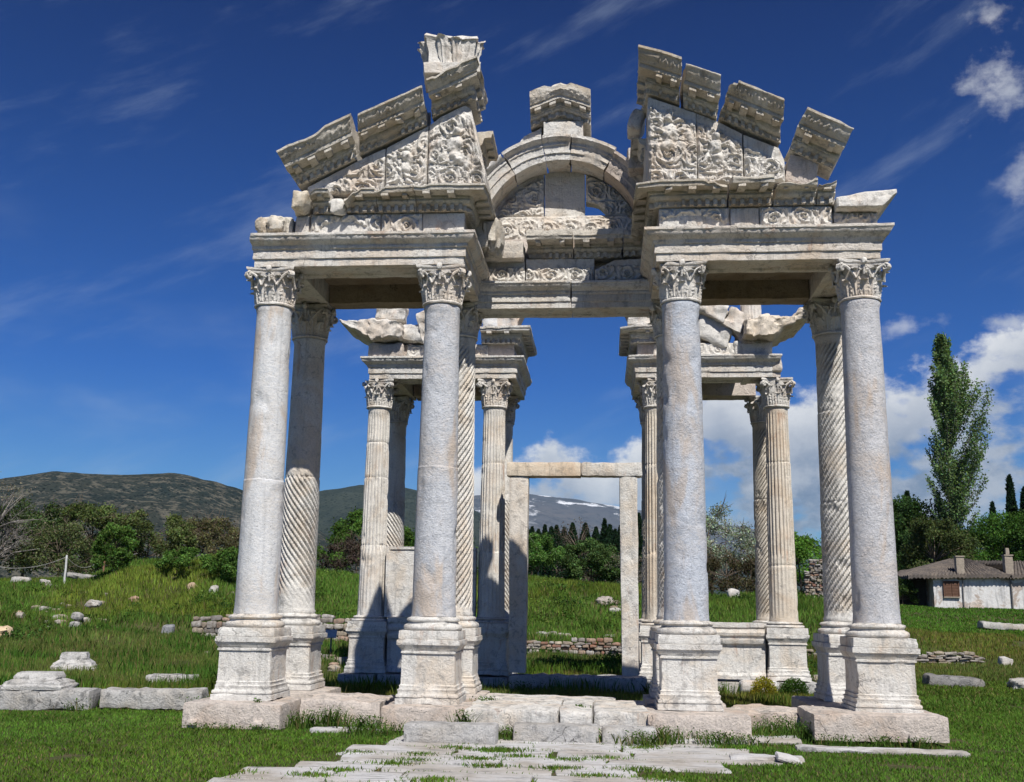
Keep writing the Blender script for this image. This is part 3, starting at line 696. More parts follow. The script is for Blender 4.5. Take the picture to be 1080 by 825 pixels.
gpart('cornice', rblock((-3.68, -.34, ZC+.13), (.26, .5, .26), .08, .07, .035, 82, .2, (.25, .1), .05, 1.0), M_CARVE, label='pale broken cornice fragment')

# gables
def figures(X, Z, figs):
    h = np.zeros_like(X)
    for x, z, rx, rz, a, q in figs:
        dx, dz = X-x, Z-z; u_ = dx*math.cos(a)+dz*math.sin(a); v_ = -dx*math.sin(a)+dz*math.cos(a)
        h = np.maximum(h, q*np.sqrt(np.clip(1-(u_/rx)**2-(v_/rz)**2, 0, 1)))
    return h
def winged(x, z, s, m=1):
    return [(x, z+.40*s, .085*s, .10*s, 0, 1.6), (x+.01*m*s, z+.16*s, .14*s, .2*s, .15*m, 1.5), (x-.03*m*s, z-.08*s, .16*s, .13*s, 0, 1.6), (x+.2*m*s, z+.26*s, .2*s, .05*s, .5*m, 1.2), (x-.2*m*s, z+.24*s, .18*s, .05*s, -.6*m, 1.2),
            (x+.22*m*s, z-.08*s, .16*s, .06*s, -.9*m, 1.2), (x-.18*m*s, z-.16*s, .06*s, .18*s, .4*m, 1.2), (x+.32*m*s, z+.15*s, .08*s, .24*s, .35*m, .9), (x-.34*m*s, z+.18*s, .07*s, .22*s, -.35*m, .9)]
YG = -.36
def gable(bot, top, figs, seed, lab, thick=.5, band=.0):
    zt = lambda X: np.interp(X, [p[0] for p in top], [p[1] for p in top])
    def hf(X, Z):
        h = np.maximum(scrollwork(X, Z, seed, .46), .42*leafy(X, Z, seed, 2.4))
        h = h*sstep(zt(X)-Z, band, band+.06)
        wx = .05*fbm(p3(X*5, Z*5, seed+.5), 3, seed+2).reshape(X.shape); wz = .05*fbm(p3(X*5, Z*5, seed+7.5), 3, seed+3).reshape(X.shape)
        f = figures(X+wx*1.5, Z+wz*1.5, figs)*.68; n_ = .55*fbm(p3(X*9, Z*9, seed), 3, seed).reshape(X.shape)
        return np.where(f > 0, np.maximum(f+n_, h*.7), h)
    return gpart('tympanum', slab(bot, top, YG, thick, hf, .115, .016, .03).weather(.005, 11, .01, 2, seed), M_CARVE, label=lab)
gable([(-4.24, 8.37), (-2.94, 8.38)], [(-4.24, 8.50), (-3.91, 8.68), (-3.39, 8.96), (-2.94, 9.17)], [], 41, 'low corner slab of the left gable with weathered foliage', band=.13)
gable([(-2.92, 8.38), (-2.22, 8.39)], [(-2.92, 9.18), (-2.22, 9.56)], winged(-2.55, 8.85, .72), 42, 'left gable slab carved with a figure among leaves', band=.12)
gable([(-2.20, 8.39), (-1.24, 8.44)], [(-2.20, 9.57), (-2.01, 9.72), (-1.61, 9.92), (-1.50, 9.84), (-1.40, 9.40), (-1.24, 8.70)], winged(-1.74, 9.02, 1.0, -1), 43, 'left gable slab carved with a large winged figure', .7, band=.10)
gable([(1.46, 8.42), (2.24, 8.42)], [(1.46, 9.98), (2.02, 9.76), (2.24, 9.67)], winged(1.78, 9.15, .95, 1), 44, 'right gable slab carved with a large winged figure', .9, band=.16)
gable([(2.25, 8.42), (2.98, 8.42)], [(2.25, 9.67), (2.59, 9.51), (2.98, 9.28)], winged(2.55, 8.92, .8, -1), 45, 'right gable slab carved with a figure among leaves', band=.14)
gable([(3.00, 8.42), (3.64, 8.42)], [(3.00, 9.27), (3.56, 9.02), (3.64, 8.80)], [], 46, 'low slab of the right gable with leaf carving', band=.2)
gpart('tympanum', rblock((3.92, -.02, 8.62), (.50, .7, .46), .03, .015, .06, 83, 0, (0, .22)), M_PINK, label='plain low end block of the right gable')
gpart('tympanum', rblock((-4.10, .05, 8.43), (.34, .5, .2), .03, .02, .05, 84), M_WHITE, label='small plain end block of the left gable')

# raking cornice blocks
def rake(x0, z0, ang, L_, H=.50, F=.56, seed=0, ret=0, chipamp=.06, name='raking_cornice', lab=None, tint=None, back=-.42, retlen=.9, tilt=0, endcut=(0, 0), plumb=(1, 1)):
    k = H/.50; f = F
    q = [(back, 0), (.04, 0), (.04, .075*k), (.09, .085*k), (.12, .135*k), (.125, .15*k), (.14, .155*k), (.14, .21*k), (f-.17, .215*k), (f-.165, .28*k), (f-.14, .285*k), (f-.10, .34*k), (f-.03, .45*k), (f, .46*k), (f, H), (back, H)]
    path = [(0, 0), (L_, 0)]
    if ret > 0: path = [(0, 0), (L_, 0), (L_, retlen)]
    if ret < 0: path = [(0, retlen), (0, 0), (L_, 0)]
    m = sweep(q, path, .028, [(.085*k, .15*k, .05, lambda s_, v: egg(s_, v, .095, .022)), (.285*k, .455*k, f-.16, lambda s_, v: anthem(s_, v, .17, .045)), (.22*k, .275*k, f-.18, lambda s_, v: tongue(s_, v, .05, .008))], .022)
    def dent(M): m.join(box((0, 0, .038*k), (.062, .10, .08*k), M))
    along(path, .118, .062, dent)
    def modi(M):
        m.join(box((0, 0, .187*k), (.12, f-.33, .058*k), M)); m.join(box((0, .02, .165*k), (.07, f-.40, .02), M))
    along(path, .27, .14+(f-.32)/2, modi)
    m.weather(.004, 9, .009, 2.2, seed, .42)
    v = m.v[0]
    t = sstep(v[:, 2], H*.55, H); n_ = np.clip(fbm(v*np.array([2.1, 1.3, .5])+seed*5, 3, seed)+.10, 0, 1); v[:, 2] -= t*n_*chipamp*3
    for e, sg in ((0, 1), (1, -1)):                                   # broken, slanting ends
        if endcut[e]:
            xe = 0 if e == 0 else L_; w_ = 1-sstep(np.abs(v[:, 0]-xe), 0, endcut[e]*1.8)
            v[:, 0] += sg*w_*endcut[e]*(v[:, 2]/H)*(1+.4*fbm(v*3, 2, seed+8))
    n2 = fbm(v*2.4+seed, 2, seed+60); en = (1-sstep(v[:, 0], 0, .09))-(sstep(v[:, 0], L_-.09, L_)); v[:, 0] += en*n2*.05
    v[:, 0] = np.where(v[:, 0] < 0, v[:, 0]*.60, np.where(v[:, 0] > L_, L_+(v[:, 0]-L_)*.5, v[:, 0]))
    v[:, 0] += v[:, 2]*math.tan(ang)*(plumb[0]+(plumb[1]-plumb[0])*np.clip(v[:, 0]/L_, 0, 1))
    m.xform(Matrix.Translation((x0, YG, z0)) @ Matrix.Rotation(-ang, 4, 'Y') @ Matrix.Rotation(tilt, 4, 'X'))
    return gpart(name, m, M_CORN, label=lab, tint=tint)
rake(-4.42, 8.50, R(26.0), 1.12, .50, .58, 1, 0, .07, lab='lowest sloping cornice block of the left gable, carved gutter on top', plumb=(0, 1))
rake(-3.37, 9.06, R(24.5), 1.25, .42, .54, 2, 0, .12, lab='middle sloping cornice block of the left gable with a broken top', endcut=(.06, 0))
rake(-2.17, 9.70, R(24.0), .78, .48, .52, 3, 1, .12, lab='top sloping cornice block of the left gable turning the corner', plumb=(1, .3))
rake(1.44, 10.04, -R(21.5), .58, .52, .56, 4, -1, .04, lab='top sloping cornice block of the right gable turning the corner', plumb=(0, 1))
rake(2.02, 9.78, -R(22.5), .62, .48, .56, 5, 0, .05, lab='small sloping cornice block below the top of the right gable')
rake(2.60, 9.56, -R(25.5), 1.10, .46, .58, 6, 0, .08, lab='long sloping cornice block of the right gable, left end broken away', endcut=(.22, .03))
rake(3.70, 8.98, -R(27.0), .80, .52, .58, 7, 0, .03, lab='lowest sloping cornice block of the right gable, set apart by a gap', plumb=(0, 0))
# acroterion: upright acanthus leaves on the peak of the left gable
m = MB(); bell = lambda z: .30+.06*np.clip(z/.6, 0, 1)**2
m.join(square_loft([(.36, -.12), (.37, .06), (.30, .10), (.29, .3), (.32, .52), (.35, .60), (.33, .66), (.2, .66)], .06, 8))
for i in range(12):
    m.join(leaf(lambda z: bell(z)*(1.10 if i % 3 else 1.03), .03, .58, .085, i*math.pi/6+.2, .022))
m.weather(.014, 7, .03, 2, 19); v = m.v[0]; v[:, 2] -= sstep(v[:, 2], .35, .65)*np.clip(fbm(v*3, 2, 4)+.1, 0, 1)*.2
m.xform(Matrix.Translation((-1.83, -.40, 10.44)) @ Matrix.Rotation(R(8), 4, 'Z') @ Matrix.Rotation(R(-3), 4, 'Y') @ Matrix.Scale(1.30, 4, (1, 0, 0)))
gpart('acroterion', m, M_CARVE, label='upright acanthus ornament standing on the left gable peak')
# blocks returning from the gables towards the arch
gpart('cornice', corn([(-1.50, .35), (-1.50, 1.35)], 9.42, .36, .30, 21, .08, back=-.2), M_CORN, label='cornice block returning behind the left gable')
gpart('gable_side_block', rblock((-1.66, .75, 8.9), (.36, 1.3, 1.0), .03, .015, .09, 85), M_CARVE)
gpart('gable_side_block', rblock((1.62, 1.1, 8.95), (.36, 1.5, 1.1), .03, .015, .09, 86), M_CARVE)
m = corn([(1.46, 1.9), (1.46, .55)], 9.46, .36, .26, 22, .10, back=-.2); m.join(rblock((1.30, .60, 9.95), (.26, .5, .40), .05, .04, .05, 87, 0, (0, .3)))
gpart('cornice', m, M_CARVE, label='broken cornice block returning behind the right gable')
gpart('gable_side_block', rblock((1.38, 1.55, 9.66), (.44, .5, .42), .04, .03, .06, 88), M_PINK)
gpart('gable_side_block', slab([(-2.42, 8.2), (-1.55, 8.2)], [(-2.42, 9.35), (-2.0, 10.62), (-1.9, 10.6), (-1.55, 9.6)], 1.62, .4, None, .05, .06), M_CARVE, label='unseen tapering stump of the rear gable of the left wing')  # out of view; added for the shadow it throws on the rear columns
# carved brackets at the inner corners
m = boulder((-1.22, .9, 8.02), (.36, .6, .62), 90, .5); m.join(rblock((-1.34, .9, 8.02), (.4, .5, .5), .05, .03, .06, 91)); gpart('bracket', m, M_CORN, label='battered carved bracket beside the arch')

# arch over the passage, on the second row
AX, AZ, RI, RO = -.06, 8.36, 1.48, 1.94
def ring(a0, a1, y0=1.75, y1=2.36, ri=RI, ro=RO, seed=0, rough=.006, plain=False):
    d = ro-ri
    q = [(ri, y1), (ri, y0), (ri+.26*d, y0), (ri+.28*d, y0-.025), (ri+.58*d, y0-.025), (ri+.60*d, y0-.05), (ri+.72*d, y0-.055), (ri+.86*d, y0-.14), (ro, y0-.15), (ro, y1)]
    if plain: q = [(ri, y1), (ri, y0), (ro, y0), (ro, y1)]
    q = resample(q+[q[0]], .035)[:-1]; k = max(3, int((a1-a0)*ri/.035)); V = []
    for j in range(k+1):
        a = a0+(a1-a0)*j/k; s_ = a*ri
        for (r_, y) in q:
            e = 0
            if not plain and y < y0-.06 and ri+.70*d < r_ < ri+.93*d: e = float(egg(s_, np.array([(r_-ri-.70*d)/(.23*d)]), .10, .024)[0])
            if not plain and y < y0+.01 and (ri+.24*d < r_ < ri+.30*d or ri+.56*d < r_ < ri+.61*d): e = .012*abs(math.sin(s_*55))
            V.append((AX+r_*math.cos(a), y-e, AZ+r_*math.sin(a)))
    n_ = len(q); m = MB().add(np.array(V), gfaces(n_, k+1, True, False)+[tuple(range(n_))[::-1], tuple(k*n_+i for i in range(n_))])
    return m.weather(rough, 8, .012, 2, seed, .5)
for a0, a1, sd, ro, lab in ((3, 24.7, 1, 1.9, 'lowest right arch stone'), (25, 57.7, 2, 1.86, 'right arch stone in the shade of the gable'), (58, 84, 3, 1.92, 'right arch stone next to the keystone'), (84.3, 101.2, 4, 1.95, 'keystone of the arch'), (101.6, 125.5, 5, 1.94, 'left arch stone next to the keystone'), (125.8, 152.5, 6, 1.93, 'left arch stone with three bands'), (152.8, 177, 7, 1.80, 'lowest left arch stone')):
    gpart('arch_stone', ring(R(a0), R(a1), ro=ro, seed=sd), M_WHITE if sd > 2 else M_PINK, label=lab)
gpart('keystone_block', slab([(-.40, 10.24), (.34, 10.24)], [(-.44, 10.56), (.38, 10.56)], 1.66, .7, None).weather(.01, 6, .01, 2, 5), M_WHITE)
gpart('keystone_block', slab([(-.86, 10.20), (-.44, 10.30)], [(-.86, 10.22), (-.78, 10.34), (-.44, 10.52)], 1.8, .5, None).weather(.012, 6, .015, 2, 6), M_WHITE, label='sloping filling stone left of the keystone')
# small gabled cornice block on top of the keystone
m = MB()
for sg in (-1, 1):
    q = [(-.75, 0), (.02, 0), (.02, .08), (.07, .09), (.10, .15), (.12, .16), (.12, .23), (.27, .24), (.27, .30), (.30, .31), (.36, .44), (.36, .56), (-.75, .56)]
    pth = [(-.56, 0), (0, 0)] if sg < 0 else [(0, 0), (.56, 0)]
    b = sweep(q, pth, .03, [(.09, .15, .04, lambda s_, v: egg(s_, v, .1, .02)), (.31, .45, .2, lambda s_, v: anthem(s_, v, .27, .03))], .026)
    def dent(M): b.join(box((0, 0, .04), (.06, .06, .07), M))
    along(pth, .13, .04, dent)
    def modi(M): b.join(box((0, 0, .2), (.12, .13, .05), M))
    along(pth, .28, .19, modi)
    v = np.concatenate(b.v); v[:, 2] += -abs(math.tan(R(21)))*np.abs(v[:, 0]); b.v = [v]; m.join(b)
m.weather(.008, 8, .02, 2.2, 33); v = m.v[0]; t = sstep(v[:, 2]+.38*np.abs(v[:, 0]), .35, .56); n_ = np.clip(fbm(v*2.3+4, 3, 3)+.1, 0, 1); v[:, 2] -= t*n_*.22
m.xform(Matrix.Translation((-.08, 1.72, 10.70)))
gpart('keystone_cornice', m, M_CORN, label='small gabled cornice block crowning the keystone')
gpart('keystone_block', slab([(-.50, 10.55), (.36, 10.55)], [(-.50, 10.58), (-.08, 10.74), (.36, 10.58)], 1.80, .55, None).weather(.01, 6, .01, 2, 7), M_WHITE, label='low triangular stone under the crowning cornice')
gpart('core_wall', rblock((.0, 2.34, 7.92), (2.98, .42, 1.0), .02, .02, .12, 89), M_PINK, label='plain wall core behind the passage frieze and cornice')
# wall under the arch: lintel, frieze, cornice, carved half round panels
gpart('lintel', arch_ring([(-1.60, 1.80), (.128, 1.80)], 6.98, 21, True, .9), M_WHITE, label='left lintel block over the passage')
gpart('lintel', arch_ring([(.136, 1.80), (1.62, 1.80)], 6.98, 22, True, .88), M_WHITE, label='right lintel block over the passage', tint=(.88, .88, .90))
zf = 7.46
for x0, x1, zt, sd, y in ((-1.50, -.73, zf+.40, 51, 1.80), (-.71, .54, zf+.46, 52, 1.82), (.56, 1.58, zf+.42, 53, 1.76)):
    top = [(x0, zt), (x1, zt)] if sd != 53 else [(x0, zf+.22), (x0+.35, zf+.40), (x1, zf+.43)]
    gpart('frieze_relief', slab([(x0, zf), (x1, zf)], top, y, .5, lambda X, Z, sd=sd: sw(X, (Z-zf)*1.2, sd)*(Z < zf+.29), .07, .018).weather(.006, 9, .012, 2, sd), M_CARVE, label='carved frieze block over the passage')
m = corn([(-.68, 1.86), (.16, 1.86)], 7.93, .42, .44, 24, .03); gpart('cornice', m, M_CORN, label='left projecting cornice block over the passage')
m = corn([(.18, 1.86), (1.06, 1.86)], 7.93, .42, .44, 25, .05); gpart('cornice', m, M_CORN, label='middle projecting cornice block over the passage')
m = corn([(1.08, 1.86), (1.56, 1.86)], 7.95, .40, .38, 26, .08); gpart('cornice', m, M_CORN, label='right cornice block over the passage, in shade')
m = rblock((-1.12, 1.86, 8.03), (.78, .6, .34), .06, .03, .06, 93); m.join(sweep([(-.2, 7.86), (.05, 7.86), (.09, 7.92), (.12, 7.95), (-.2, 7.95)], [(-1.5, 1.72), (-.74, 1.72)], .05, (), .03)); gpart('cornice', m.weather(.006, 8), M_WHITE, label='worn pale block left of the passage cornice')
def tymp(x0, x1, z0, sd, depth, lab, plain=False, y=2.30, topcap=None, mat=None):
    xs = np.linspace(x0, x1, 14); zt = AZ+np.sqrt(np.clip(1.475**2-(xs-AX)**2, .0, None))
    if topcap is not None: zt = np.minimum(zt, topcap)
    zt = np.maximum(zt, z0+.03)
    hf = None if plain else (lambda X, Z: np.maximum(scrollwork(X, Z, sd, .40), .4*leafy(X, Z, sd, 2.6))*sstep(1.40-np.sqrt((X-AX)**2+(Z-AZ)**2), -.02, .06)+.0*X)
    return gpart('arch_panel', slab([(x0, z0), (x1, z0)], list(zip(xs.tolist(), zt.tolist())), y, .26, hf, depth, .02).weather(.006, 9, .01, 2, sd), mat or M_CARVE, label=lab)
tymp(-1.50, 1.38, 8.30, 61, .075, 'low carved band across the foot of the half round panel', topcap=8.90, y=2.22)
tymp(-1.36, -.42, 8.92, 62, .08, 'left carved half round panel')
tymp(-.40, .36, 8.92, 63, .02, 'plain middle slab of the half round panel', True)
xs = np.linspace(.38, 1.30, 16)
tt = AZ+np.sqrt(np.clip(1.475**2-(xs-AX)**2, 0, None))
gpart('arch_panel', slab([(.38, 9.22), (.62, 9.16), (.74, 9.05), (.80, 8.93), (1.24, 8.93), (1.30, 8.98)], list(zip(xs.tolist(), tt.tolist())), 2.30, .26, lambda X, Z: scrollwork(X, Z, 64, .40), .08, .02).weather(.008, 8, .012, 2, 64), M_CARVE, label='right carved half round panel broken at its lower corner')

# rear wings
ZB = 7.05
gpart('architrave', arch_ring([(-5.0, 10.9), (-5.0, 8.10), (-1.40, 8.10), (-1.40, 10.9)], ZB, 31, False), M_WHITE, label='rear left architrave')
gpart('architrave', arch_ring([(1.46, 10.9), (1.46, 8.10), (4.72, 8.10), (4.72, 9.0)], ZB, 32, False), M_WHITE, label='rear right architrave')
gpart('architrave', arch_ring([(-2.1, 11.0), (-4.3, 11.0)], ZB+.004, 33, False), M_PINK, label='inner beam of the rear left wing')
gpart('architrave', arch_ring([(4.6, 11.0), (2.2, 11.0)], ZB+.004, 34, False), M_PINK, label='inner beam of the rear right wing')
gpart('added_ceiling_slab', rblock((-3.2, 9.55, ZB+.42), (2.3, 1.7, .14), .01, .01, .12, 5), M_PINK)
gpart('added_ceiling_slab', rblock((3.1, 9.55, ZB+.42), (2.0, 1.7, .14), .01, .01, .12, 6), M_PINK)
gpart('corner_block', rblock((4.78, 8.32, ZB+.33), (.26, .55, .42), .06, .03, .05, 95), M_WHITE, label='broken end block of the rear right architrave')
gpart('corner_block', rblock((4.76, 8.35, ZB+.07), (.24, .5, .14), .03, .02, .05, 96), M_PINK)
zf = ZB+.524
gpart('frieze_relief', relief(-4.1, -2.1, 66, zf, zf+.32, 8.14, depth=.04).weather(.006, 9), M_CARVE, label='low carved frieze of the rear left wing')
gpart('frieze_relief', relief(1.9, 4.05, 67, zf, zf+.32, 8.14, depth=.04).weather(.006, 9), M_CARVE, label='low carved frieze of the rear right wing')
gpart('frieze', sweep([(-.5, zf), (-.06, zf), (-.06, zf+.33), (-.5, zf+.33)], [(-4.6, 8.10), (-1.40, 8.10), (-1.40, 10.6)], .12, (), .08).weather(.008, 6, .02, 1.5, 4), M_PINK)
gpart('frieze', sweep([(-.5, zf), (-.06, zf), (-.06, zf+.33), (-.5, zf+.33)], [(1.46, 10.6), (1.46, 8.10), (4.4, 8.10)], .12, (), .08).weather(.008, 6, .02, 1.5, 5), M_PINK)
gpart('cornice', slab([(-5.72, 8.40), (-5.45, 8.26), (-5.30, 8.17), (-5.05, 7.98), (-4.92, 7.93), (-4.16, 7.98)], [(-5.72, 8.46), (-5.2, 8.42), (-4.84, 8.45), (-4.3, 8.40), (-4.16, 8.30)], 7.70, 1.6, lambda X, Z: .5+.5*fbm(p3(X*5, Z*5, 1.), 3, 5).reshape(X.shape),   .09, .035, .03).weather(.05, 7, .06, 2.4, 3, .5), M_CARVE, label='spreading cornice corner of the rear left wing')
gpart('corner_block', rblock((-4.60, 8.16, 7.74), (.84, .4, .36), .07, .04, .05, 97), M_PINK)
m = slab([(4.02, 7.93), (4.70, 7.95), (5.0, 8.10), (5.55, 8.42)], [(4.02, 8.36), (4.5, 8.45), (5.05, 8.40), (5.3, 8.62), (5.55, 8.58)], 7.70, 1.5, lambda X, Z: .5+.6*fbm(p3(X*4, Z*4, 3.), 3, 6).reshape(X.shape), .16, .035, .04).weather(.07, 7, .09, 2.4, 6, .4)
gpart('cornice', m, M_CORN, label='rough broken cornice corner of the rear right wing', tint=(1.15, 1.1, 1.05))
gpart('frieze_block', rblock((4.25, 8.24, 7.76), (.90, .35, .36), .08, .04, .05, 98), M_WHITE)
gpart('cornice', corn([(-2.26, 8.10), (-1.40, 8.10), (-1.40, 10.4)], zf+.335, .36, .36, 41, .05, False), M_WHITE, label='cornice turning the inner corner of the rear left wing')
gpart('cornice', corn([(1.46, 10.4), (1.46, 8.10), (2.05, 8.10)], zf+.335, .36, .36, 42, .09, False), M_WHITE, label='cornice turning the inner corner of the rear right wing')
for c, s, rot, tl, mt, sd in (((-1.80, 8.35, 8.66), (.84, .6, .74), 0, (0, 0), M_PALE, 1), ((-4.55, 8.3, 8.72), (.72, .6, .46), .05, (0, .04), M_WHITE, 2), ((-3.35, 8.25, 8.42), (.95, .7, .78), .1, (.05, -.3), M_CARVE, 3), ((-3.95, 8.2, 8.16), (.6, .5, .42), 0, (0, .1), M_WHITE, 4),
        ((-2.75, 8.25, 8.25), (.6, .5, .6), 0, (0, .2), M_PINK, 5), ((2.52, 8.25, 8.35), (.86, .6, .80), 0, (0, 0), M_WHITE, 6), ((2.60, 8.2, 8.86), (.80, .6, .26), 0, (0, .10), M_PINK, 7), ((3.30, 8.2, 8.70), (.74, .6, .42), 0, (0, .42), M_CARVE, 8), ((3.35, 8.3, 8.20), (.85, .5, .62), 0, (0, .3), M_WHITE, 9),
        ((3.86, 8.2, 8.42), (.5, .5, .52), 0, (0, .5), M_CARVE, 10), ((4.12, 8.28, 8.16), (.42, .5, .62), 0, (0, -.25), M_PINK, 11), ((1.62, 8.5, 8.72), (.5, .6, .74), 0, (0, .12), M_WHITE, 12)):
    gpart('fallen_gable_stone', rblock(c, s, .04, .06, .045, 100+sd, rot, tl, .05, 1.2), mt)
m = lathe([(.24, 8.42), (.25, 8.44), (.25, 8.92), (.24, 8.94)], 40, .05, lambda rr, tt, zz: rr-.02*np.clip(np.cos(tt*18), 0, 1)); m.weather(.008, 6); m.xform(Matrix.Translation((4.28, 8.5, 0))); gpart('column_stub', m, M_WHITE)
for a0, a1, sd in ((8, 50, 1), (51, 89, 2), (90, 129, 3), (130, 172, 4)):
    m = ring(R(a0), R(a1), 8.25, 8.85, 1.42, 1.85, 20+sd, .01, True); m.xform(Matrix.Translation((.04, 0, -.28))); gpart('arch_stone', m, M_PINK, label='stone of the rear arch')
# low walls and the tall panel between the rear columns
LW = [(-.5, .12), (.04, .12), (.045, .20), (.02, .24), (-.01, .27), (-.02, .82), (.0, .86), (.05, .90), (.07, .96), (.07, 1.0), (.0, 1.01), (.0, 1.06), (.05, 1.08), (.06, 1.14), (.03, 1.18), (.02, 1.22), (.05, 1.26), (.05, 1.36), (-.5, 1.36)]
gpart('screen_wall', sweep(LW, [(2.42, 8.18), (4.31, 8.18)], .08, (), .04).weather(.008, 7, .015, 2, 5), M_WHITE, label='low moulded wall between the rear right columns')
gpart('screen_wall', sweep(LW, [(-4.33, 8.18), (-2.42, 8.18)], .08, (), .04).weather(.008, 7, .015, 2, 6), M_WHITE, label='low moulded wall between the rear left columns')
m = slab([(-4.44, 1.37), (-2.30, 1.37)], [(-4.44, 3.0), (-2.30, 3.0)], 8.24, .22, lambda X, Z: np.where((X > -4.36) & (Z < 2.93), -1.0, .0), .03, .03, .001); gpart('screen_panel', m.weather(.006, 6, .01, 2, 5), M_WHITE, label='tall plain framed slab standing on the rear left wall')
# foundation under the rear columns
for i, (xa, xb, z1) in enumerate(((-5.40, -4.5, .10), (-4.48, -3.4, .11), (-3.38, -2.5, .10), (-2.48, -1.46, .09), (1.46, 2.6, .10), (2.62, 3.75, .08), (3.77, 4.25, .06), (4.27, 5.45, .10))):
    gpart('foundation_block', rblock(((xa+xb)/2, 8.75, (z1-.30)/2-.02), (xb-xa-.02, 1.95, z1+.30), .03, .02, .09, 120+i), M_GRND)
gpart('foundation_block', rblock((4.1, 7.72, -.02), (.86, .3, .30), .08, .03, .05, 131, 0, (0, 0)), M_PALE, label='pale wedge shaped foundation stone')
for xa, xb in ((-5.3, -1.4), (1.4, 5.3)): gpart('foundation_block', rblock(((xa+xb)/2, 10.7, -.05), (xb-xa, 1.6, .28), .03, .02, .15, 133), M_GRND)
# foundation under the front columns
for lab, c, s, mt, sd in (('pink foundation block with lifting bosses under the left corner column', (-4.76, -.30, .01), (1.48, 1.40, .36), M_PINK, 1), ('foundation block behind the left corner column', (-4.72, 1.95, .0), (1.35, 1.7, .36), M_PINK, 2),
        ('foundation block under the column left of the passage', (-1.90, -.36, .02), (1.30, 1.05, .34), M_PINK, 3), ('foundation block behind the column left of the passage', (-1.92, 1.75, .0), (1.2, 2.0, .36), M_PINK, 4),
        ('pink foundation block under the column right of the passage', (2.04, -.35, .0), (1.46, 1.36, .36), M_PINK, 5), ('foundation block behind the column right of the passage', (2.0, 1.75, .0), (1.25, 1.9, .36), M_PINK, 6),
        ('long pink foundation block under the right corner column', (4.55, -.30, .05), (1.84, 1.40, .36), M_PINK, 7), ('foundation block behind the right corner column', (4.72, 1.95, .0), (1.5, 1.9, .36), M_PINK, 8)):
    m = rblock(c, s, .03, .016, .06, 140+sd)
    if sd in (1, 5, 7):
        for bx in ((-.56, .42) if sd == 1 else (.42,)): m.join(rblock((c[0]+bx, c[1]-s[1]/2-.02, c[2]-.09 if sd != 7 else -.06), (.15, .08, .09), .02, .01, .03, 150+sd))
    gpart('foundation_block', m, mt, label=lab)
# ------------------------------------------------------------------ ground
def terrain(x, y):
    x = np.asarray(x, float); y = np.asarray(y, float)
    a = (x-.72)/np.maximum(y+16.7, 3)
    crest = np.interp(a, [-.9, -.56, -.50, -.455, -.37, -.335, -.24, -.03, .04, .10, .20, .25, .30, .6], [2.2, 2.3, 2.5, 3.3, 3.5, 3.0, 2.75, 2.6, 2.35, 2.05, 2.1, 1.1, .85, .85])
    zl = np.interp(a, [-.6, -.37, -.2, .1, .4], [.65, .5, .10, .0, .0])
    z = -.17+(zl+.17)*sstep(y, 3.0, 19.0)
    z = z+(crest-zl)*(.16*sstep(y, 19.3, 20.0)+.84*sstep(y, 19.8, np.interp(a, [.15, .26], [33., 26.])))
    right = sstep(a, .19, .26)
    z = z+right*(1.9-.85)*sstep(y, 26, 50)
    far = sstep(y, 55, 140); z = z*(1-far)+far*2.3
    z = np.where(y > 140, 2.3+(y-140)*.004, z)
    am = sstep(y, 2.5, 9)*(1-.8*right)*(1-sstep(y, 140, 300))
    n = fbm(p3(x*.35, y*.35, 0), 3, 5).reshape(np.shape(x))*.22+fbm(p3(x*1.5, y*1.5, 0), 2, 6).reshape(np.shape(x))*.06
    return z+n*am*np.clip((y)/12, .2, 1.6)-.012
def tz(x, y): return float(terrain(np.array([x]), np.array([y]))[0])
def ground_mat():
    g = newmat('meadow_soil'); tc = g.n('ShaderNodeTexCoord'); P = tc.outputs['Object']
    n1 = g.noise(P, .35, 6, .6); n2 = g.noise(P, 3.0, 8, .7); n3 = g.noise(P, 30, 5, .7)
    c = g.mix(g.rng(n1, .38, .62), (.085, .090, .034), (.105, .105, .045))
    c = g.mix(g.math('MULTIPLY', g.rng(n2, .48, .64), .85), c, (.15, .115, .070))
    c = g.mix(g.math('MULTIPLY', g.rng(n3, .42, .66), .8), c, (.035, .055, .015))
    g.out(c, .95, g.bump(g.math('ADD', n2, n3), .6, .06), .1); return g.m
M_GROUND = ground_mat()
xs = np.concatenate([[-9000, -4000, -1800, -900, -450, -250, -150, -100, -75], np.arange(-60, -20, .9), np.arange(-20, 20, .4), np.arange(20, 60, .9), [75, 100, 150, 250, 450, 900, 1800, 4000, 9000]])
ys = np.concatenate([[-3000, -800, -200, -80, -40, -25], np.arange(-18, 2, .5), np.arange(2, 40, .3), np.arange(40, 70, .8), np.arange(70, 160, 5), [180, 220, 300, 420, 600, 900, 1400, 2200, 3500, 6000, 9000]])
GX, GY = np.meshgrid(xs, ys); GZ = terrain(GX, GY)
put('ground', MB().add(np.stack([GX, GY, GZ], 2).reshape(-1, 3), gfaces(len(xs), len(ys))), M_GROUND, kind='structure', smooth=180, do_weld=False)

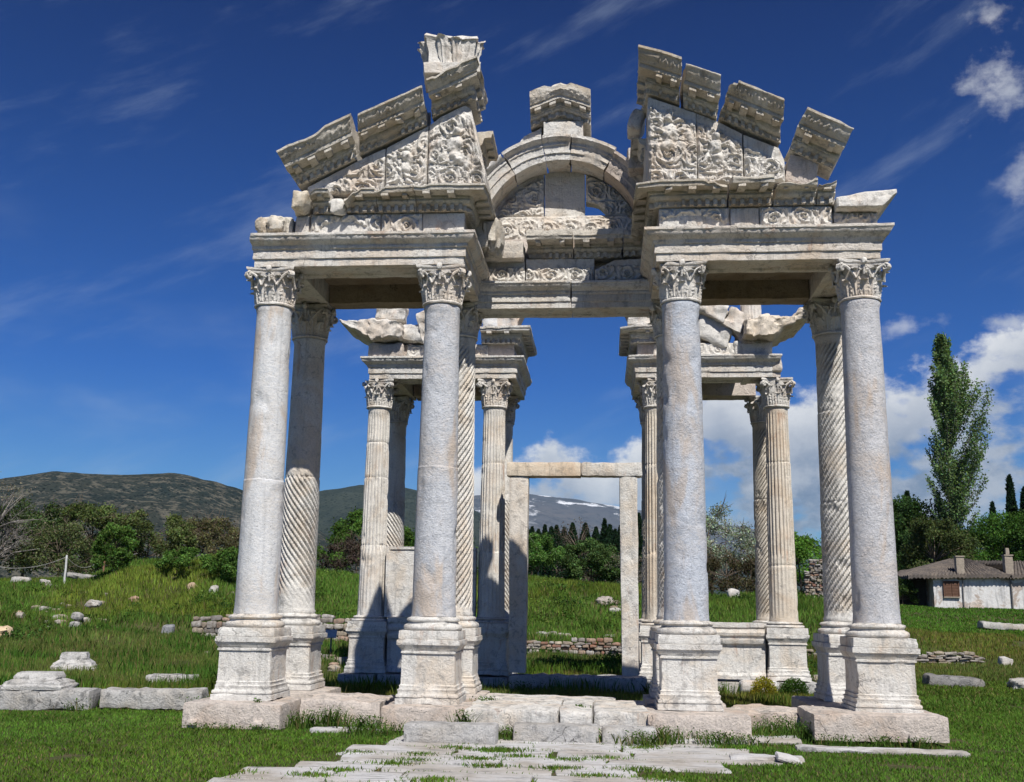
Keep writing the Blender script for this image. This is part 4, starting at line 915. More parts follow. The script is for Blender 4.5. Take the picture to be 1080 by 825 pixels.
# paving in front of the gateway: worn irregular slabs in courses
def in_path(x, y):
    lx = np.interp(y, [-9, -5.6, -4.9, -3.9, -2.9, -2.0, -1.4], [-4.45, -3.75, -3.5, -2.8, -2.7, -2.3, -2.1])
    rx = np.interp(y, [-9, -4.9, -4.2, -3.1, -2.4, -1.8, -1.2], [1.2, 1.5, 2.0, 2.1, 2.75, 2.6, 2.7])
    return (x > lx) & (x < rx)
def paver(poly, z, th, seed, mb):
    poly = np.array(poly); c = poly.mean(0)
    P = np.array(resample([tuple(q) for q in poly]+[tuple(poly[0])], .10)[:-1])
    P = P+np.stack([fbm(p3(P[:, 0]*4, P[:, 1]*4, seed), 2, seed), fbm(p3(P[:, 0]*4, P[:, 1]*4, seed+3.), 2, seed+1)], 1)*.05
    lv = [(1.0, -th), (1.0, -.018), (.985, -.004), (.93, 0), (.6, .0), (.3, .0)]
    V = []
    for k, dz in lv:
        q = c+(P-c)*k; zz = z+dz+.010*fbm(p3(q[:, 0]*2.5, q[:, 1]*2.5, seed), 3, seed+5); V.append(np.concatenate([q, zz[:, None]], 1))
    n_ = len(P); mb.add(np.concatenate(V), gfaces(n_, len(lv), True)+[tuple((len(lv)-1)*n_+i for i in range(n_))])
pm = MB(); y = -9.0; k = 0; PAV = []
while y < -1.35:
    h = rng.uniform(.5, .95); x = float(np.interp(y+h/2, [-9, -5.6, -4.9, -3.9, -2.9, -2.0, -1.4], [-4.2, -3.5, -3.35, -2.7, -2.55, -2.2, -2.0]))+rng.uniform(-.2, .15)
    while x < 3.4:
        w = rng.uniform(.6, 2.0); gp_ = .002+.012*rng.random()
        if x+w*.7 < float(np.interp(y, [-9, -4.9, -4.2, -3.1, -2.4, -1.8, -1.2], [1.5, 1.9, 2.3, 2.5, 2.9, 2.8, 2.8])) and rng.random() > .02:
            j = lambda: rng.uniform(-.06, .06); sk = .03*(x)
            x0_, x1_, y0_, y1_ = x+gp_, x+w-gp_, y+gp_+sk*.3, y+h-gp_+sk*.3
            ly = float(np.interp(y0_, [-9, -5.6, -4.9, -3.9, -2.9, -2.0], [-4.2, -3.5, -3.35, -2.5, -2.5, -2.05]))
            po = [(x0_+j(), y0_+j()), (x1_+j(), y0_+j()), (x1_+j(), y1_+j()), (x0_+j(), y1_+j())]
            paver(po, -.160+rng.uniform(-.008, .008), .12, k, pm); PAV.append((x0_, x1_, y0_, y1_)); k += 1
        x += w
    y += h
def paving_mat():
    g = newmat('worn_paving_marble'); tc = g.n('ShaderNodeTexCoord'); P = tc.outputs['Object']
    n1 = g.noise(P, .8, 6, .6); n2 = g.noise(g.map(P, (1.2, 5, 1)), 2.2, 8, .7, .6); n3 = g.noise(P, 40, 5, .7)
    c = g.mix(g.rng(n1, .4, .62), (.60, .59, .58), (.47, .43, .38)); c = g.mix(g.math('MULTIPLY', g.rng(n2, .52, .66), .80), c, (.19, .185, .18)); c = g.mix(g.math('MULTIPLY', g.rng(g.noise(P, 2.2, 8, .7), .52, .66), .55), c, (.33, .29, .23))
    c = g.mix(g.math('MULTIPLY', g.rng(n3, .5, .8), .4), c, (.28, .27, .25)); g.out(c, .8, g.bump(g.math('ADD', n2, g.math('MULTIPLY', n3, .4)), .6, .05), .2); return g.m
M_PAVE = paving_mat()
put('paved_path', pm, M_PAVE, kind='structure', smooth=40)

# ------------------------------------------------------------------ loose blocks, steps, doorway
def thing_block(name, label, cat, mb, mat, group=None, tint=None, base=None):
    v = np.concatenate(mb.v); c = (v.min(0)+v.max(0))/2; c[2] = v[:, 2].min(); mb.v = [v-c]
    o = put(name, mb, mat, None, tint, label, cat, group); o.location = c; return o
# platform of worn slabs in the passage
for i, (cx_, cy_, sx, sy, z1, lab) in enumerate(((-.63, -.02, 1.36, 1.94, .205, 'worn pale threshold slab on the left of the passage floor'), (.295, .0, .47, 2.0, .20, 'narrow worn slab in the middle of the passage floor'), (.94, -.02, .80, 1.9, .20, 'worn slab with a hollow front edge beside the column right of the passage'), (-.2, 1.55, 2.2, .95, .17, 'long slab at the back of the passage floor, partly in shade'))):
    thing_block('floor_slab', lab, 'stone slab', rblock((cx_, cy_, z1-.17), (sx, sy, .34), .028, .022, .045, 160+i, .006*i, (.006, .003*i), .0, 1.3), M_WHITE, 'passage floor slabs')
for i, (x0, x1, y0, z1, lab, mt) in enumerate(((-2.0, -.74, -2.04, .07, 'low grey step block in front of the column left of the passage', M_GRND), (-.55, .63, -1.62, .045, 'square cut low step block in the middle of the front step', M_GRND), (.67, 1.42, -1.60, .035, 'rounded low step block at the right end of the front step', M_GRND))):
    thing_block('step_block', lab, 'stone block', rblock(((x0+x1)/2, y0+.21, z1-.12), (x1-x0, .42, .26), .06 if i == 2 else .035, .014, .05, 170+i), mt)
thing_block('stone_block', 'rough pitted block standing in weeds between the two left columns', 'stone block', rblock((-3.35, .55, .0), (1.25, 1.5, .38), .05, .035, .06, 180, .02, (0, .02)), M_PINK)
thing_block('stone_block', 'long pink rough slab lying between the two right columns', 'stone block', rblock((3.45, .70, -.02), (1.6, 1.1, .30), .06, .04, .07, 181, -.25, (.02, .02)), M_PINK)
thing_block('kerb_block', 'long grey weathered kerb block at the far left, carrying a moulded base', 'stone block', rblock((-9.15, 1.30, -.01), (2.25, .62, .34), .05, .035, .07, 182, .16), M_GRND)
thing_block('kerb_block', 'long pitted grey kerb block beside the left corner column', 'stone block', rblock((-7.08, 1.72, -.0), (1.74, .5, .32), .045, .035, .06, 183, .15), M_GRND)
def baseblock(name, label, c, s, rot, seed):
    m = square_loft([(.50, 0), (.50, .22), (.46, .30), (.45, .42), (.36, .58), (.33, .62), (.33, .72), (.30, 1.0), (.2, 1.0)], .06, 10)
    m.weather(.03, 4, .03, 1.6, seed); m.xform(Matrix.Translation(c) @ Matrix.Rotation(rot, 4, 'Z') @ Matrix.Diagonal((s[0], s[1], s[2], 1)))
    return thing_block(name, label, 'column base', m, M_GRND, None, (1.12, 1.12, 1.12))
baseblock('column_base_fragment', 'large moulded column base resting on the far left kerb block', (-9.03, 1.42, .15), (1.05, .8, .27), .15, 190)
baseblock('column_base_fragment', 'smaller moulded base sitting alone in the left meadow', (-12.0, 8.5, tz(-12, 8.5)-.02), (.92, .8, .40), .3, 191)
thing_block('stone_slab', 'grey slab half sunk in the meadow left of the corner column', 'stone slab', rblock((-8.85, 6.8, tz(-8.8, 6.8)+.03), (1.05, .5, .20), .04, .03, .06, 192, .1), M_GRND)
thing_block('stone_slab', 'flat grey slab under the lone moulded base', 'stone slab', rblock((-11.75, 8.25, tz(-11.7, 8.2)+.0), (.8, .5, .14), .04, .03, .06, 193, .3), M_GRND)
thing_block('boulder', 'yellowish boulder in the grass at the left edge', 'stone', boulder((-17.6, 14.6, tz(-17.6, 14.6)+.12), (.75, .7, .55), 194), M_PINK, tint=(1.15, 1.0, .75))
def stone_at(name, label, x, y, s, seed, mt, tint=None, cat='stone', blk=False, rot=0., up_=0.):
    s = tuple(q*.62 for q in s) if y > 18 and 'slab' not in label else s
    tint = tuple(q*.70 for q in (tint or (1, 1, 1)))
    z = tz(x, y)+s[2]*.30+up_*.7
    return thing_block(name, label, cat, rblock((x, y, z), s, .08, .05, .08, seed, rot, (.05, .08), .03) if blk else boulder((x, y, z), s, seed), mt, None, tint)
# free standing doorway
DO = (0.02, 7.55, .15)
door = empty('stone_doorway', DO, 'free standing marble doorway of two posts and a lintel inside the gateway', 'doorway')
def dpart(name, mb, mat, label=None, tint=None):
    v = np.concatenate(mb.v); c = (v.min(0)+v.max(0))/2; c[2] = v[:, 2].min(); mb.v = [v-c]
    o = put(name, mb, mat, door, tint); o.location = Vector(c)-Vector(DO)
    if label: o['label'] = label
    return o
def jamb(x0, x1, x0t, x1t, seed):
    m = rblock((0, 0, 2.21), (1, .42, 4.42), .035, .014, .09, seed, 0, (0, 0), .03)
    v = m.v[0]; t = np.clip(v[:, 2]/4.42, 0, 1); v[:, 0] = (x0+(x0t-x0)*t)+(v[:, 0]+.5)*((x1-x0)+((x1t-x0t)-(x1-x0))*t); v[:, 1] += 7.72; v[:, 2] += .18
    rr = np.random.default_rng(seed)
    for k in range(4):                      # clamp holes
        hx, hz = rr.uniform(.3, .7)*(x1-x0)+x0, rr.uniform(1.0, 4.2); d = np.hypot(v[:, 0]-hx, v[:, 2]-hz); v[:, 1] += (v[:, 1] < 7.6)*np.clip(1-d/.1, 0, 1)*.06
    return m
dpart('jamb', jamb(-1.43, -1.06, -1.47, -1.03, 200), M_WHITE, 'left door post, its foot in shade', (1.0, .95, .90))
dpart('jamb', jamb(1.09, 1.46, 1.06, 1.47, 201), M_WHITE, 'right door post in full sun')
dpart('lintel', rblock((-.68, 7.70, 4.765), (1.72, .46, .33), .03, .012, .07, 202), M_CARVE, 'tan left half of the door lintel', (1.0, .9, .78))
dpart('lintel', rblock((.88, 7.70, 4.77), (1.40, .45, .32), .04, .02, .07, 203), M_WHITE, 'white right half of the door lintel')
dpart('threshold', rblock((.12, 7.5, -.03), (3.0, .8, .40), .05, .04, .07, 204, -.01), M_GRND)

# ------------------------------------------------------------------ rubble walls
def stone_mat():
    g = newmat('rubble_masonry'); P = g.objco()
    at = g.n('ShaderNodeAttribute', attribute_name='Col'); n2 = g.noise(P, 9, 7, .7); n3 = g.noise(P, 40, 4, .7)
    c = g.mix(g.rng(n2, .35, .7), at.outputs['Color'], (.20, .17, .14)); c = g.mix(1.0, c, g.ocol, 'MULTIPLY')
    g.out(c, .9, g.bump(g.math('ADD', n2, n3), .5, .05), .1); return g.m
M_RUB = stone_mat()
STC = [(.50, .46, .40), (.44, .36, .28), (.40, .37, .34), (.52, .44, .33), (.34, .32, .30), (.46, .32, .24), (.56, .53, .50)]
BRC = [(.34, .16, .10), (.38, .22, .15), (.30, .15, .11), (.42, .30, .22), (.46, .42, .38)]
def rubble_wall(x0, x1, yf, zfun, h, th, seed, cols=STC, sh=(.10, .20), sw_=(.15, .38), rag=.5, axis='x'):
    rr = np.random.default_rng(seed); m = MB(); z = 0.0
    zb = zfun(.5*(x0+x1)) if callable(zfun) else zfun
    core = rblock(((x0+x1)/2, yf+th/2+.03, zb-.2+(h*.6+.2)/2), (x1-x0-.06, th-.08, h*.6+.2), .03, .02, .2, seed)
    m.add(core.v[0], core.f, (.16, .13, .10))
    while z < h-.03:
        hh = min(rr.uniform(*sh), h-z+.02); x = x0-rr.uniform(0, .1)
        while x < x1:
            w = rr.uniform(*sw_)
            zt = h*(1-rag*.5*(fbm(np.array([[x*.7, seed*3.1, 0]]), 2, seed)[0]+.6)) if rag else h
            if z+hh*.6 < zt:
                b = rblock((x+w/2, yf+.07+rr.uniform(-.07, .05), zb+z+hh/2+rr.uniform(-.015, .015)), (w-.015, .24, hh*rr.uniform(.8, 1.1)), .05, .035, .06, int(rr.integers(9999)), rr.uniform(-.12, .12), (rr.uniform(-.08, .08), rr.uniform(-.10, .10)))
                c = np.array(cols[rr.integers(len(cols))])*rr.uniform(.8, 1.15); m.add(b.v[0], b.f, c)
            x += w
        z += hh
    return m
def wall(name, label, *a, **k):
    m = rubble_wall(*a, **k); v = np.concatenate(m.v); c = (v.min(0)+v.max(0))/2; c[2] = v[:, 2].min(); m.v = [q-c for q in m.v]
    o = put(name, m, M_RUB, None, None, label, 'wall'); o.location = c; return o
wall('rubble_wall', 'low rubble retaining wall in the meadow behind the left columns', -13.3, -7.2, 19.25, .42, .86, .5, 1, rag=.12, sh=(.10, .24), sw_=(.14, .46))
wall('rubble_wall', 'low brick and rubble wall seen through the doorway', -2.6, 5.2, 19.35, .02, .68, .5, 2, cols=BRC+STC, sh=(.06, .16), rag=.6)
wall('rubble_wall', 'low ruined brick courses across the slope behind the right columns', 6.3, 12.6, 19.5, -.05, .46, .5, 3, cols=BRC[3:]+STC[:4], sh=(.06, .11), sw_=(.2, .5), rag=.5)
wall('rubble_wall', 'broken rubble wall foot between the left rear columns', -7.9, -5.6, 11.6, -.2, .72, .6, 4, rag=.5)
t = empty('ruined_brick_pier', (9.9, 30.2, tz(9.9, 30.2)), 'stepped ruin of a brick and stone pier behind the right columns', 'ruined pier')
for nm, x0, x1, z0, h, sd in (('pier_base', -.62, .62, 0, 1.25, 5), ('pier_top', -.36, .14, 1.25, .55, 6)):
    put(nm, rubble_wall(x0, x1, 0, z0, h, .6, sd, cols=BRC+STC, sh=(.06, .13), sw_=(.12, .3), rag=0), M_RUB, t)
# single stones and blocks lying about
stone_at('stone', 'pale boulder on the bank just left of the white fence post', -25.1, 30.9, (.75, .7, .55), 210, M_WHITE, up_=.1)
stone_at('stone_block', 'pale squarish boulder on the bank, left of the boulder by the white post', -26.2, 30.8, (1.25, .8, .75), 211, M_WHITE, None, 'stone block', True, .3, .1)
stone_at('stone_slab', 'long grey slab lying on the bank beside the brown fence post', -23.3, 31.2, (1.7, .5, .22), 212, M_GRND, None, 'stone slab', True, .2, .25)
stone_at('stone_block', 'grey ashlar block of a crumbling pile on the left slope', -17.75, 19.7, (.62, .5, .46), 213, M_GRND, (1.2, 1.2, 1.2), 'stone block', True, .1)
stone_at('stone_block', 'grey block topping the crumbling pile on the left slope', -17.72, 19.75, (.60, .5, .42), 214, M_GRND, (1.2, 1.2, 1.2), 'stone block', True, -.1, .42)
stone_at('stone', 'pale stone perched above the grey pile on the left slope', -17.5, 20.4, (.85, .6, .45), 215, M_WHITE, up_=.75)
stone_at('stone', 'rounded stone in the bank at the far left edge', -20.6, 21.0, (.7, .6, .5), 216, M_PINK, (1.1, 1.0, .85))
stone_at('stone', 'small stone low in the bank at the far left edge', -20.1, 20.2, (.5, .5, .4), 217, M_PINK)
stone_at('stone', 'brownish stone halfway up the left bank', -18.0, 24.8, (.6, .5, .5), 218, M_PINK, (1.0, .8, .65))
stone_at('stone', 'pale stone on the left bank above the rubble wall', -14.9, 25.2, (.55, .5, .6), 219, M_WHITE)
stone_at('stone', 'tan stone on the left bank near the top', -16.2, 26.2, (.6, .5, .6), 220, M_PINK, (1.15, 1.0, .8))
stone_at('stone_block', 'upright bluish block left of the rubble wall', -14.2, 19.2, (.62, .5, .75), 221, M_GRND, (.9, .95, 1.05), 'stone block', True)
stone_at('stone_slab', 'long dark slab lying on the lawn at the right', 9.1, 10.4, (1.35, .5, .26), 222, M_GRND, (.8, .8, .8), 'stone slab', True, .03, .05)
stone_at('stone', 'pale stone at the right edge beside the dark slab', 10.7, 10.3, (.8, .6, .32), 223, M_WHITE)
stone_at('stone_block', 'white squarish block standing beyond the lawn at the right', 13.2, 18.6, (.62, .55, .62), 224, M_WHITE, (1.15, 1.15, 1.15), 'stone block', True, .2)
stone_at('stone_slab', 'long pale slab on the upper lawn below the house', 18.2, 30.9, (3.2, .6, .3), 225, M_WHITE, None, 'stone slab', True, .05)
stone_at('stone', 'white stone in the grass behind the low wall right of the passage', 6.5, 32.5, (.9, .7, .8), 226, M_WHITE, (1.2, 1.2, 1.2), up_=.1)
stone_at('stone', 'flat stone in the rubble patch on the mound through the doorway', .75, 27.9, (1.2, .8, .6), 227, M_PINK)
stone_at('stone', 'stone below the flat one on the mound through the doorway', 1.1, 26.8, (.8, .6, .5), 228, M_WHITE)
stone_at('stone', 'left stone of the row lying above the wall in the doorway', -1.5, 21.6, (.7, .5, .4), 229, M_WHITE)
stone_at('stone', 'middle pale stone of the row lying above the wall in the doorway', -.75, 22.2, (.9, .6, .4), 230, M_WHITE)
stone_at('stone', 'right stone of the row lying above the wall in the doorway', .9, 21.9, (.8, .5, .4), 231, M_GRND, (1.2, 1.2, 1.2))
for i, (x, y, w, d, lab) in enumerate(((4.35, -1.72, 2.2, .26, 'thin flat pale slab in the grass in front of the right corner block'), (2.7, -2.75, .9, .35, 'flat grey slab set in the lawn right of the paving'), (3.0, -.75, .9, .7, 'flat slab in the grass between the two right foundation blocks'), (2.95, -2.95, .34, .2, 'small tilted white stone on the lawn'), (-3.0, -.9, 1.1, .3, 'flat slab flush with the lawn in front of the rough pitted block'), (2.0, -1.25, 1.6, .22, 'thin flat slab at the foot of the pink block right of the passage'))):
    tl = (.0, .0) if i != 3 else (.3, .3)
    thing_block('flat_slab', lab, 'stone slab', rblock((x, y, -.155+.02*(i == 3)), (w, d, .07), .03, .02, .06, 240+i, .04*i-.1, tl), M_PAVE)
# small information plate on a stone by the rubble wall
t = empty('information_plate', (-7.05, 13.6, tz(-7.05, 13.6)), 'small tilted blue grey information plate by the rubble between the left columns', 'sign')
def flat(name, col, rough=.6):
    g = newmat(name); P = g.objco(); n_ = g.noise(P, 12, 5, .6); g.out(g.mix(g.rng(n_, .3, .75), col, tuple(q*.7 for q in col)), rough, g.bump(n_, .15, .02), .3); return g.m
M_PLATE = flat('faded_plate', (.42, .50, .58)); M_IRON = flat('dull_iron', (.20, .19, .18)); M_POSTW = flat('white_painted_wood', (.70, .70, .68)); M_POSTB = flat('brown_wood', (.30, .17, .10)); M_ROPE = flat('grey_rope', (.46, .45, .42))
put('plate', rblock((0, -.05, .74), (.34, .03, .26), .01, .002, .1, 1, 0, (-.5, 0)), M_PLATE, t); put('stand', tube([(0, 0, -.1), (0, 0, .72)], .025, 8), M_IRON, t)
# two fence posts and their rope
def post(name, label, x, y, h, mat, r=.06):
    o = thing_block(name, label, 'fence post', lathe([(r, -.2), (r, .3), (r*.95, h-.03), (r*.75, h), (.01, h+.01)], 12, .15).weather(.01, 5).xform(Matrix.Translation((x, y, tz(x, y)))), mat); return o
post('fence_post', 'white fence post holding a sagging rope', -23.9, 30.4, 1.45, M_POSTW, .05); post('fence_post', 'short brown fence post on the left bank', -23.25, 32.8, 1.15, M_POSTB, .045)
def rope(a, b, sag): return tube([(a[0]+(b[0]-a[0])*t, a[1]+(b[1]-a[1])*t, a[2]+(b[2]-a[2])*t-sag*4*t*(1-t)) for t in np.linspace(0, 1, 14)], .010, 6)
pa = (-23.9, 30.4, tz(-23.9, 30.4)+1.38); pb = (-23.25, 32.8, tz(-23.25, 32.8)+1.05)
thing_block('rope', 'grey rope sagging between the two fence posts', 'rope', rope(pa, pb, .55), M_ROPE)
thing_block('rope', 'grey rope hanging from the white post out of the picture', 'rope', rope(pa, (-27.6, 29.6, tz(-27.6, 29.6)+1.3), .4), M_ROPE)
thing_block('rope', 'grey rope running down from the brown post into the bush', 'rope', rope(pb, (-21.9, 33.4, tz(-21.9, 33.4)+.5), .1), M_ROPE)

# ------------------------------------------------------------------ house
def plaster_mat():
    g = newmat('peeling_whitewash'); P = g.objco(); n1 = g.noise(P, .9, 8, .65, .5); n2 = g.noise(P, 5, 8, .7); st = g.noise(g.map(P, (3, 3, .35)), 1.5, 6, .6)
    c = g.mix(g.rng(n2, .4, .75), (.74, .73, .71), (.60, .57, .53)); c = g.mix(g.math('MULTIPLY', g.rng(n1, .53, .60), .8), c, (.42, .33, .26)); c = g.mix(g.math('MULTIPLY', g.rng(st, .50, .64), .6), c, (.34, .34, .34))
    g.out(c, .9, g.bump(g.math('ADD', n1, n2), .4, .08), .1); return g.m
def tile_mat():
    g = newmat('old_roof_tiles'); P = g.objco(); n1 = g.noise(P, 2.2, 7, .7); n2 = g.noise(P, 14, 5, .7)
    c = g.mix(g.rng(n1, .4, .65), (.115, .10, .09), (.20, .165, .135)); c = g.mix(g.rng(n2, .45, .75), c, (.10, .09, .085)); g.out(c, .9, g.bump(n2, .4, .05), .1); return g.m
M_CHIM = flat('tan_render', (.40, .34, .27), .9); M_PLAS, M_TILE = plaster_mat(), tile_mat(); M_WOOD = flat('old_brown_wood', (.16, .085, .055), .8); M_DARK = flat('lean_to_shade', (.045, .038, .03), .9)
HX, HY = 20.05, 48.6; HZ = tz(22, 47.6)-.22
house = empty('old_house', (HX, HY, HZ), 'low whitewashed old house with tiled hip roof and two chimneys behind the right columns', 'house')
def hp(name, mb, mat, label=None, parent=None, smooth=32):
    o = put(name, mb, mat, parent or house, smooth=smooth)
    if label: o['label'] = label
    return o
HW, HD, HH = 9.5, 6.0, 2.12
wm = rblock((HW/2, HD/2, HH/2-.2), (HW, HD, HH+.4), .03, .025, .25, 1); wall_o = hp('wall', wm, M_PLAS)
hp('annex', rblock((-.95, HD/2+.6, .85), (1.75, HD-1.2, 2.1), .03, .02, .2, 2), M_DARK, 'lean-to at the left end, its open shade a solid dark block')  # solid near-black block stands for the shade inside the open lean-to
def tiled(a, b, c, d, nu, nv, seed):       # roof plane a-b eave, d-c ridge, rounded tile rows
    a, b, c, d = map(np.array, (a, b, c, d)); U, T = np.meshgrid(np.linspace(0, 1, nu*8+1), np.linspace(0, 1, nv*3+1))
    P = (a[None, None]*(1-U)[..., None]+b[None, None]*U[..., None])*(1-T)[..., None]+(d[None, None]*(1-U)[..., None]+c[None, None]*U[..., None])*T[..., None]
    wd = np.linalg.norm(b-a); s_ = U*(1-T)*wd+(T*(np.linalg.norm(c-d)*U+np.linalg.norm(d-a)*.0))
    row = np.floor(T*nv+1e-6); ph = (U*nu+.5*(row % 2)*0+.25*_hash(np.floor(U*nu).astype(np.int64), row.astype(np.int64), 0*row.astype(np.int64), seed))
    h = .085*np.abs(np.sin(np.pi*U*nu))+.035*(1-(T*nv-row))+.03*_hash(np.floor(U*nu).astype(np.int64), row.astype(np.int64), 0*row.astype(np.int64), seed)
    P = P.copy(); P[..., 2] += h
    lo = P.copy(); lo[..., 2] -= .18
    n_ = U.shape[1]; m = MB().add(P.reshape(-1, 3), gfaces(n_, U.shape[0])).add(lo.reshape(-1, 3), gfaces(n_, U.shape[0], False, True))
    N_ = P.shape[0]*n_; R_ = U.shape[0]
    lp = list(range(n_))+[j*n_+n_-1 for j in range(1, R_)]+[(R_-1)*n_+i for i in range(n_-2, -1, -1)]+[j*n_ for j in range(R_-2, 0, -1)]
    m.f += [(lp[(i+1) % len(lp)], lp[i], N_+lp[i], N_+lp[(i+1) % len(lp)]) for i in range(len(lp))]
    return m
e = .35; rz = HH+1.02
roof = tiled((-1.5, -e, HH-.10), (4.4, -e, HH+.0), (2.9, 2.6, rz), (1.9, 2.6, rz-.02), 26, 12, 1)
roof.join(tiled((-1.9, HD, HH-.12), (-1.5, -e, HH-.10), (1.9, 2.6, rz-.02), (1.9, 3.2, rz-.02), 20, 12, 2))
roof.join(tiled((4.4, -e, HH), (4.6, HD, HH), (2.9, 3.2, rz), (2.9, 2.6, rz), 22, 12, 3))
roof.join(tiled((4.3, -e, HH-.02), (HW+.4, -e, HH-.02), (HW-.3, 2.8, rz-.1), (5.6, 2.8, rz-.1), 26, 12, 4))
roof.join(tiled((HW+.4, HD, HH), (-1.9, HD, HH), (1.9, 3.0, rz-.05), (HW-.3, 3.0, rz-.1), 40, 12, 5))
ro = hp('roof', roof, M_TILE, smooth=50)
for lab, x, y, h in (('left square chimney', 1.62, .15, 1.35), ('right square chimney', 4.42, .2, 1.45)):
    c_ = MB().join(rblock((x, y, HH+h/2-.25), (.46, .44, h), .03, .015, .1, 3)); c_.join(rblock((x, y, HH+h-.22), (.54, .52, .08), .02, .01, .1, 4))
    if 'right' in lab: c_.join(rblock((x, y, HH+h+.02), (.2, .2, .4), .03, .02, .06, 5))
    hp('chimney', c_, M_CHIM, lab, ro)
wf = hp('window', box((1.0, -.03, 1.33), (.78, .06, .86)), M_WOOD, 'small wooden window', wall_o)
hp('sill', rblock((1.0, -.07, .87), (.96, .14, .07), .01, .01, .1, 7), M_CHIM, None, wf)
hp('frame', MB().join(box((1.0, -.07, 1.78), (.92, .10, .07))).join(box((.58, -.07, 1.33), (.07, .10, .84))).join(box((1.42, -.07, 1.33), (.07, .10, .84))), M_WOOD, None, wf)
for x in (.80, 1.20):
    s = MB()
    for k in range(5): s.join(box((x, -.085, .97+k*.17), (.34, .03, .15)))
    hp('shutter', s, M_WOOD, None, wf)
hp('niche', MB().join(slab([(2.0, .05), (2.75, .05)], [(2.0, .42), (2.15, .62), (2.37, .70), (2.6, .62), (2.75, .42)], -.05, .1)), M_RUB if False else M_PINK, 'walled up arched opening', wall_o)
hp('drainpipe', tube([(4.42, -.08, .0), (4.42, -.09, 1.0), (4.42, -.08, HH)], .045, 8), M_IRON, None, wall_o)
hp('drainpipe', tube([(1.66, -.08, .05), (1.66, -.08, HH)], .03, 8), M_IRON, None, wall_o)

# ------------------------------------------------------------------ foliage
def leaf_mat(name, trans=.35, rough=.6):
    g = newmat(name); at = g.n('ShaderNodeAttribute', attribute_name='Col')
    d = g.n('ShaderNodeBsdfDiffuse'); g.L.new(at.outputs['Color'], d.inputs[0]); tr = g.n('ShaderNodeBsdfTranslucent')
    g.L.new(g.mix(1.0, at.outputs['Color'], (1.3, 1.25, .6), 'MULTIPLY'), tr.inputs[0]); mx = g.n('ShaderNodeMixShader'); mx.inputs[0].default_value = trans
    g.L.new(d.outputs[0], mx.inputs[1]); g.L.new(tr.outputs[0], mx.inputs[2]); o = g.n('ShaderNodeOutputMaterial'); g.L.new(mx.outputs[0], o.inputs[0]); return g.m
M_LEAF = leaf_mat('leaves'); M_GRASS = leaf_mat('grass_blades', .3)
def bark(name, col): 
    g = newmat(name); P = g.objco(); n_ = g.noise(g.map(P, (6, 6, 1.2)), 2.0, 7, .7); g.out(g.mix(g.rng(n_, .35, .7), col, tuple(q*.45 for q in col)), .9, g.bump(n_, .6, .05), .1); return g.m
M_BARK = bark('bark', (.22, .17, .13)); M_GBARK = bark('grey_bark', (.34, .31, .28))
def fastmesh(name, V, nper, C=None):
    """V (n, nper, 3) separate polygons with nper corners, C (n, 3) colours"""
    n_ = len(V); me = bpy.data.meshes.new(name); me.vertices.add(n_*nper); me.loops.add(n_*nper); me.polygons.add(n_)
    me.vertices.foreach_set('co', V.reshape(-1).astype(np.float32)); me.loops.foreach_set('vertex_index', np.arange(n_*nper, dtype=np.int32))
    me.polygons.foreach_set('loop_start', np.arange(0, n_*nper, nper, dtype=np.int32)); me.polygons.foreach_set('loop_total', np.full(n_, nper, dtype=np.int32))
    me.update()
    if C is not None:
        a = me.attributes.new('Col', 'FLOAT_COLOR', 'POINT'); c = np.repeat(np.concatenate([C, np.ones((n_, 1))], 1), nper, 0); a.data.foreach_set('color', c.ravel().astype(np.float32))
    me.validate(); return me
def leaves_geo(P, size, asp=.55, seed=0, up_=.0):
    rr = np.random.default_rng(seed); n_ = len(P)
    d = rr.normal(size=(n_, 3)); d[:, 2] += up_; d /= np.linalg.norm(d, axis=1, keepdims=True)
    e_ = np.cross(d, rr.normal(size=(n_, 3))); e_ /= np.linalg.norm(e_, axis=1, keepdims=True)
    s = (np.broadcast_to(size, (n_,))*rr.uniform(.6, 1.3, n_))[:, None]
    return np.stack([P-d*s*.5, P+e_*s*asp*.5, P+d*s*.5, P-e_*s*asp*.5], 1)
def colours(n_, base, var, seed, clump=None):
    rr = np.random.default_rng(seed); c = np.array(base)[None]*(1+var*rr.normal(size=(n_, 1)))*np.array([1, 1, 1])[None]
    c = c*(1+.10*rr.normal(size=(n_, 3)))
    if clump is not None: c = c*clump[:, None]
    return np.clip(c, .004, .9)
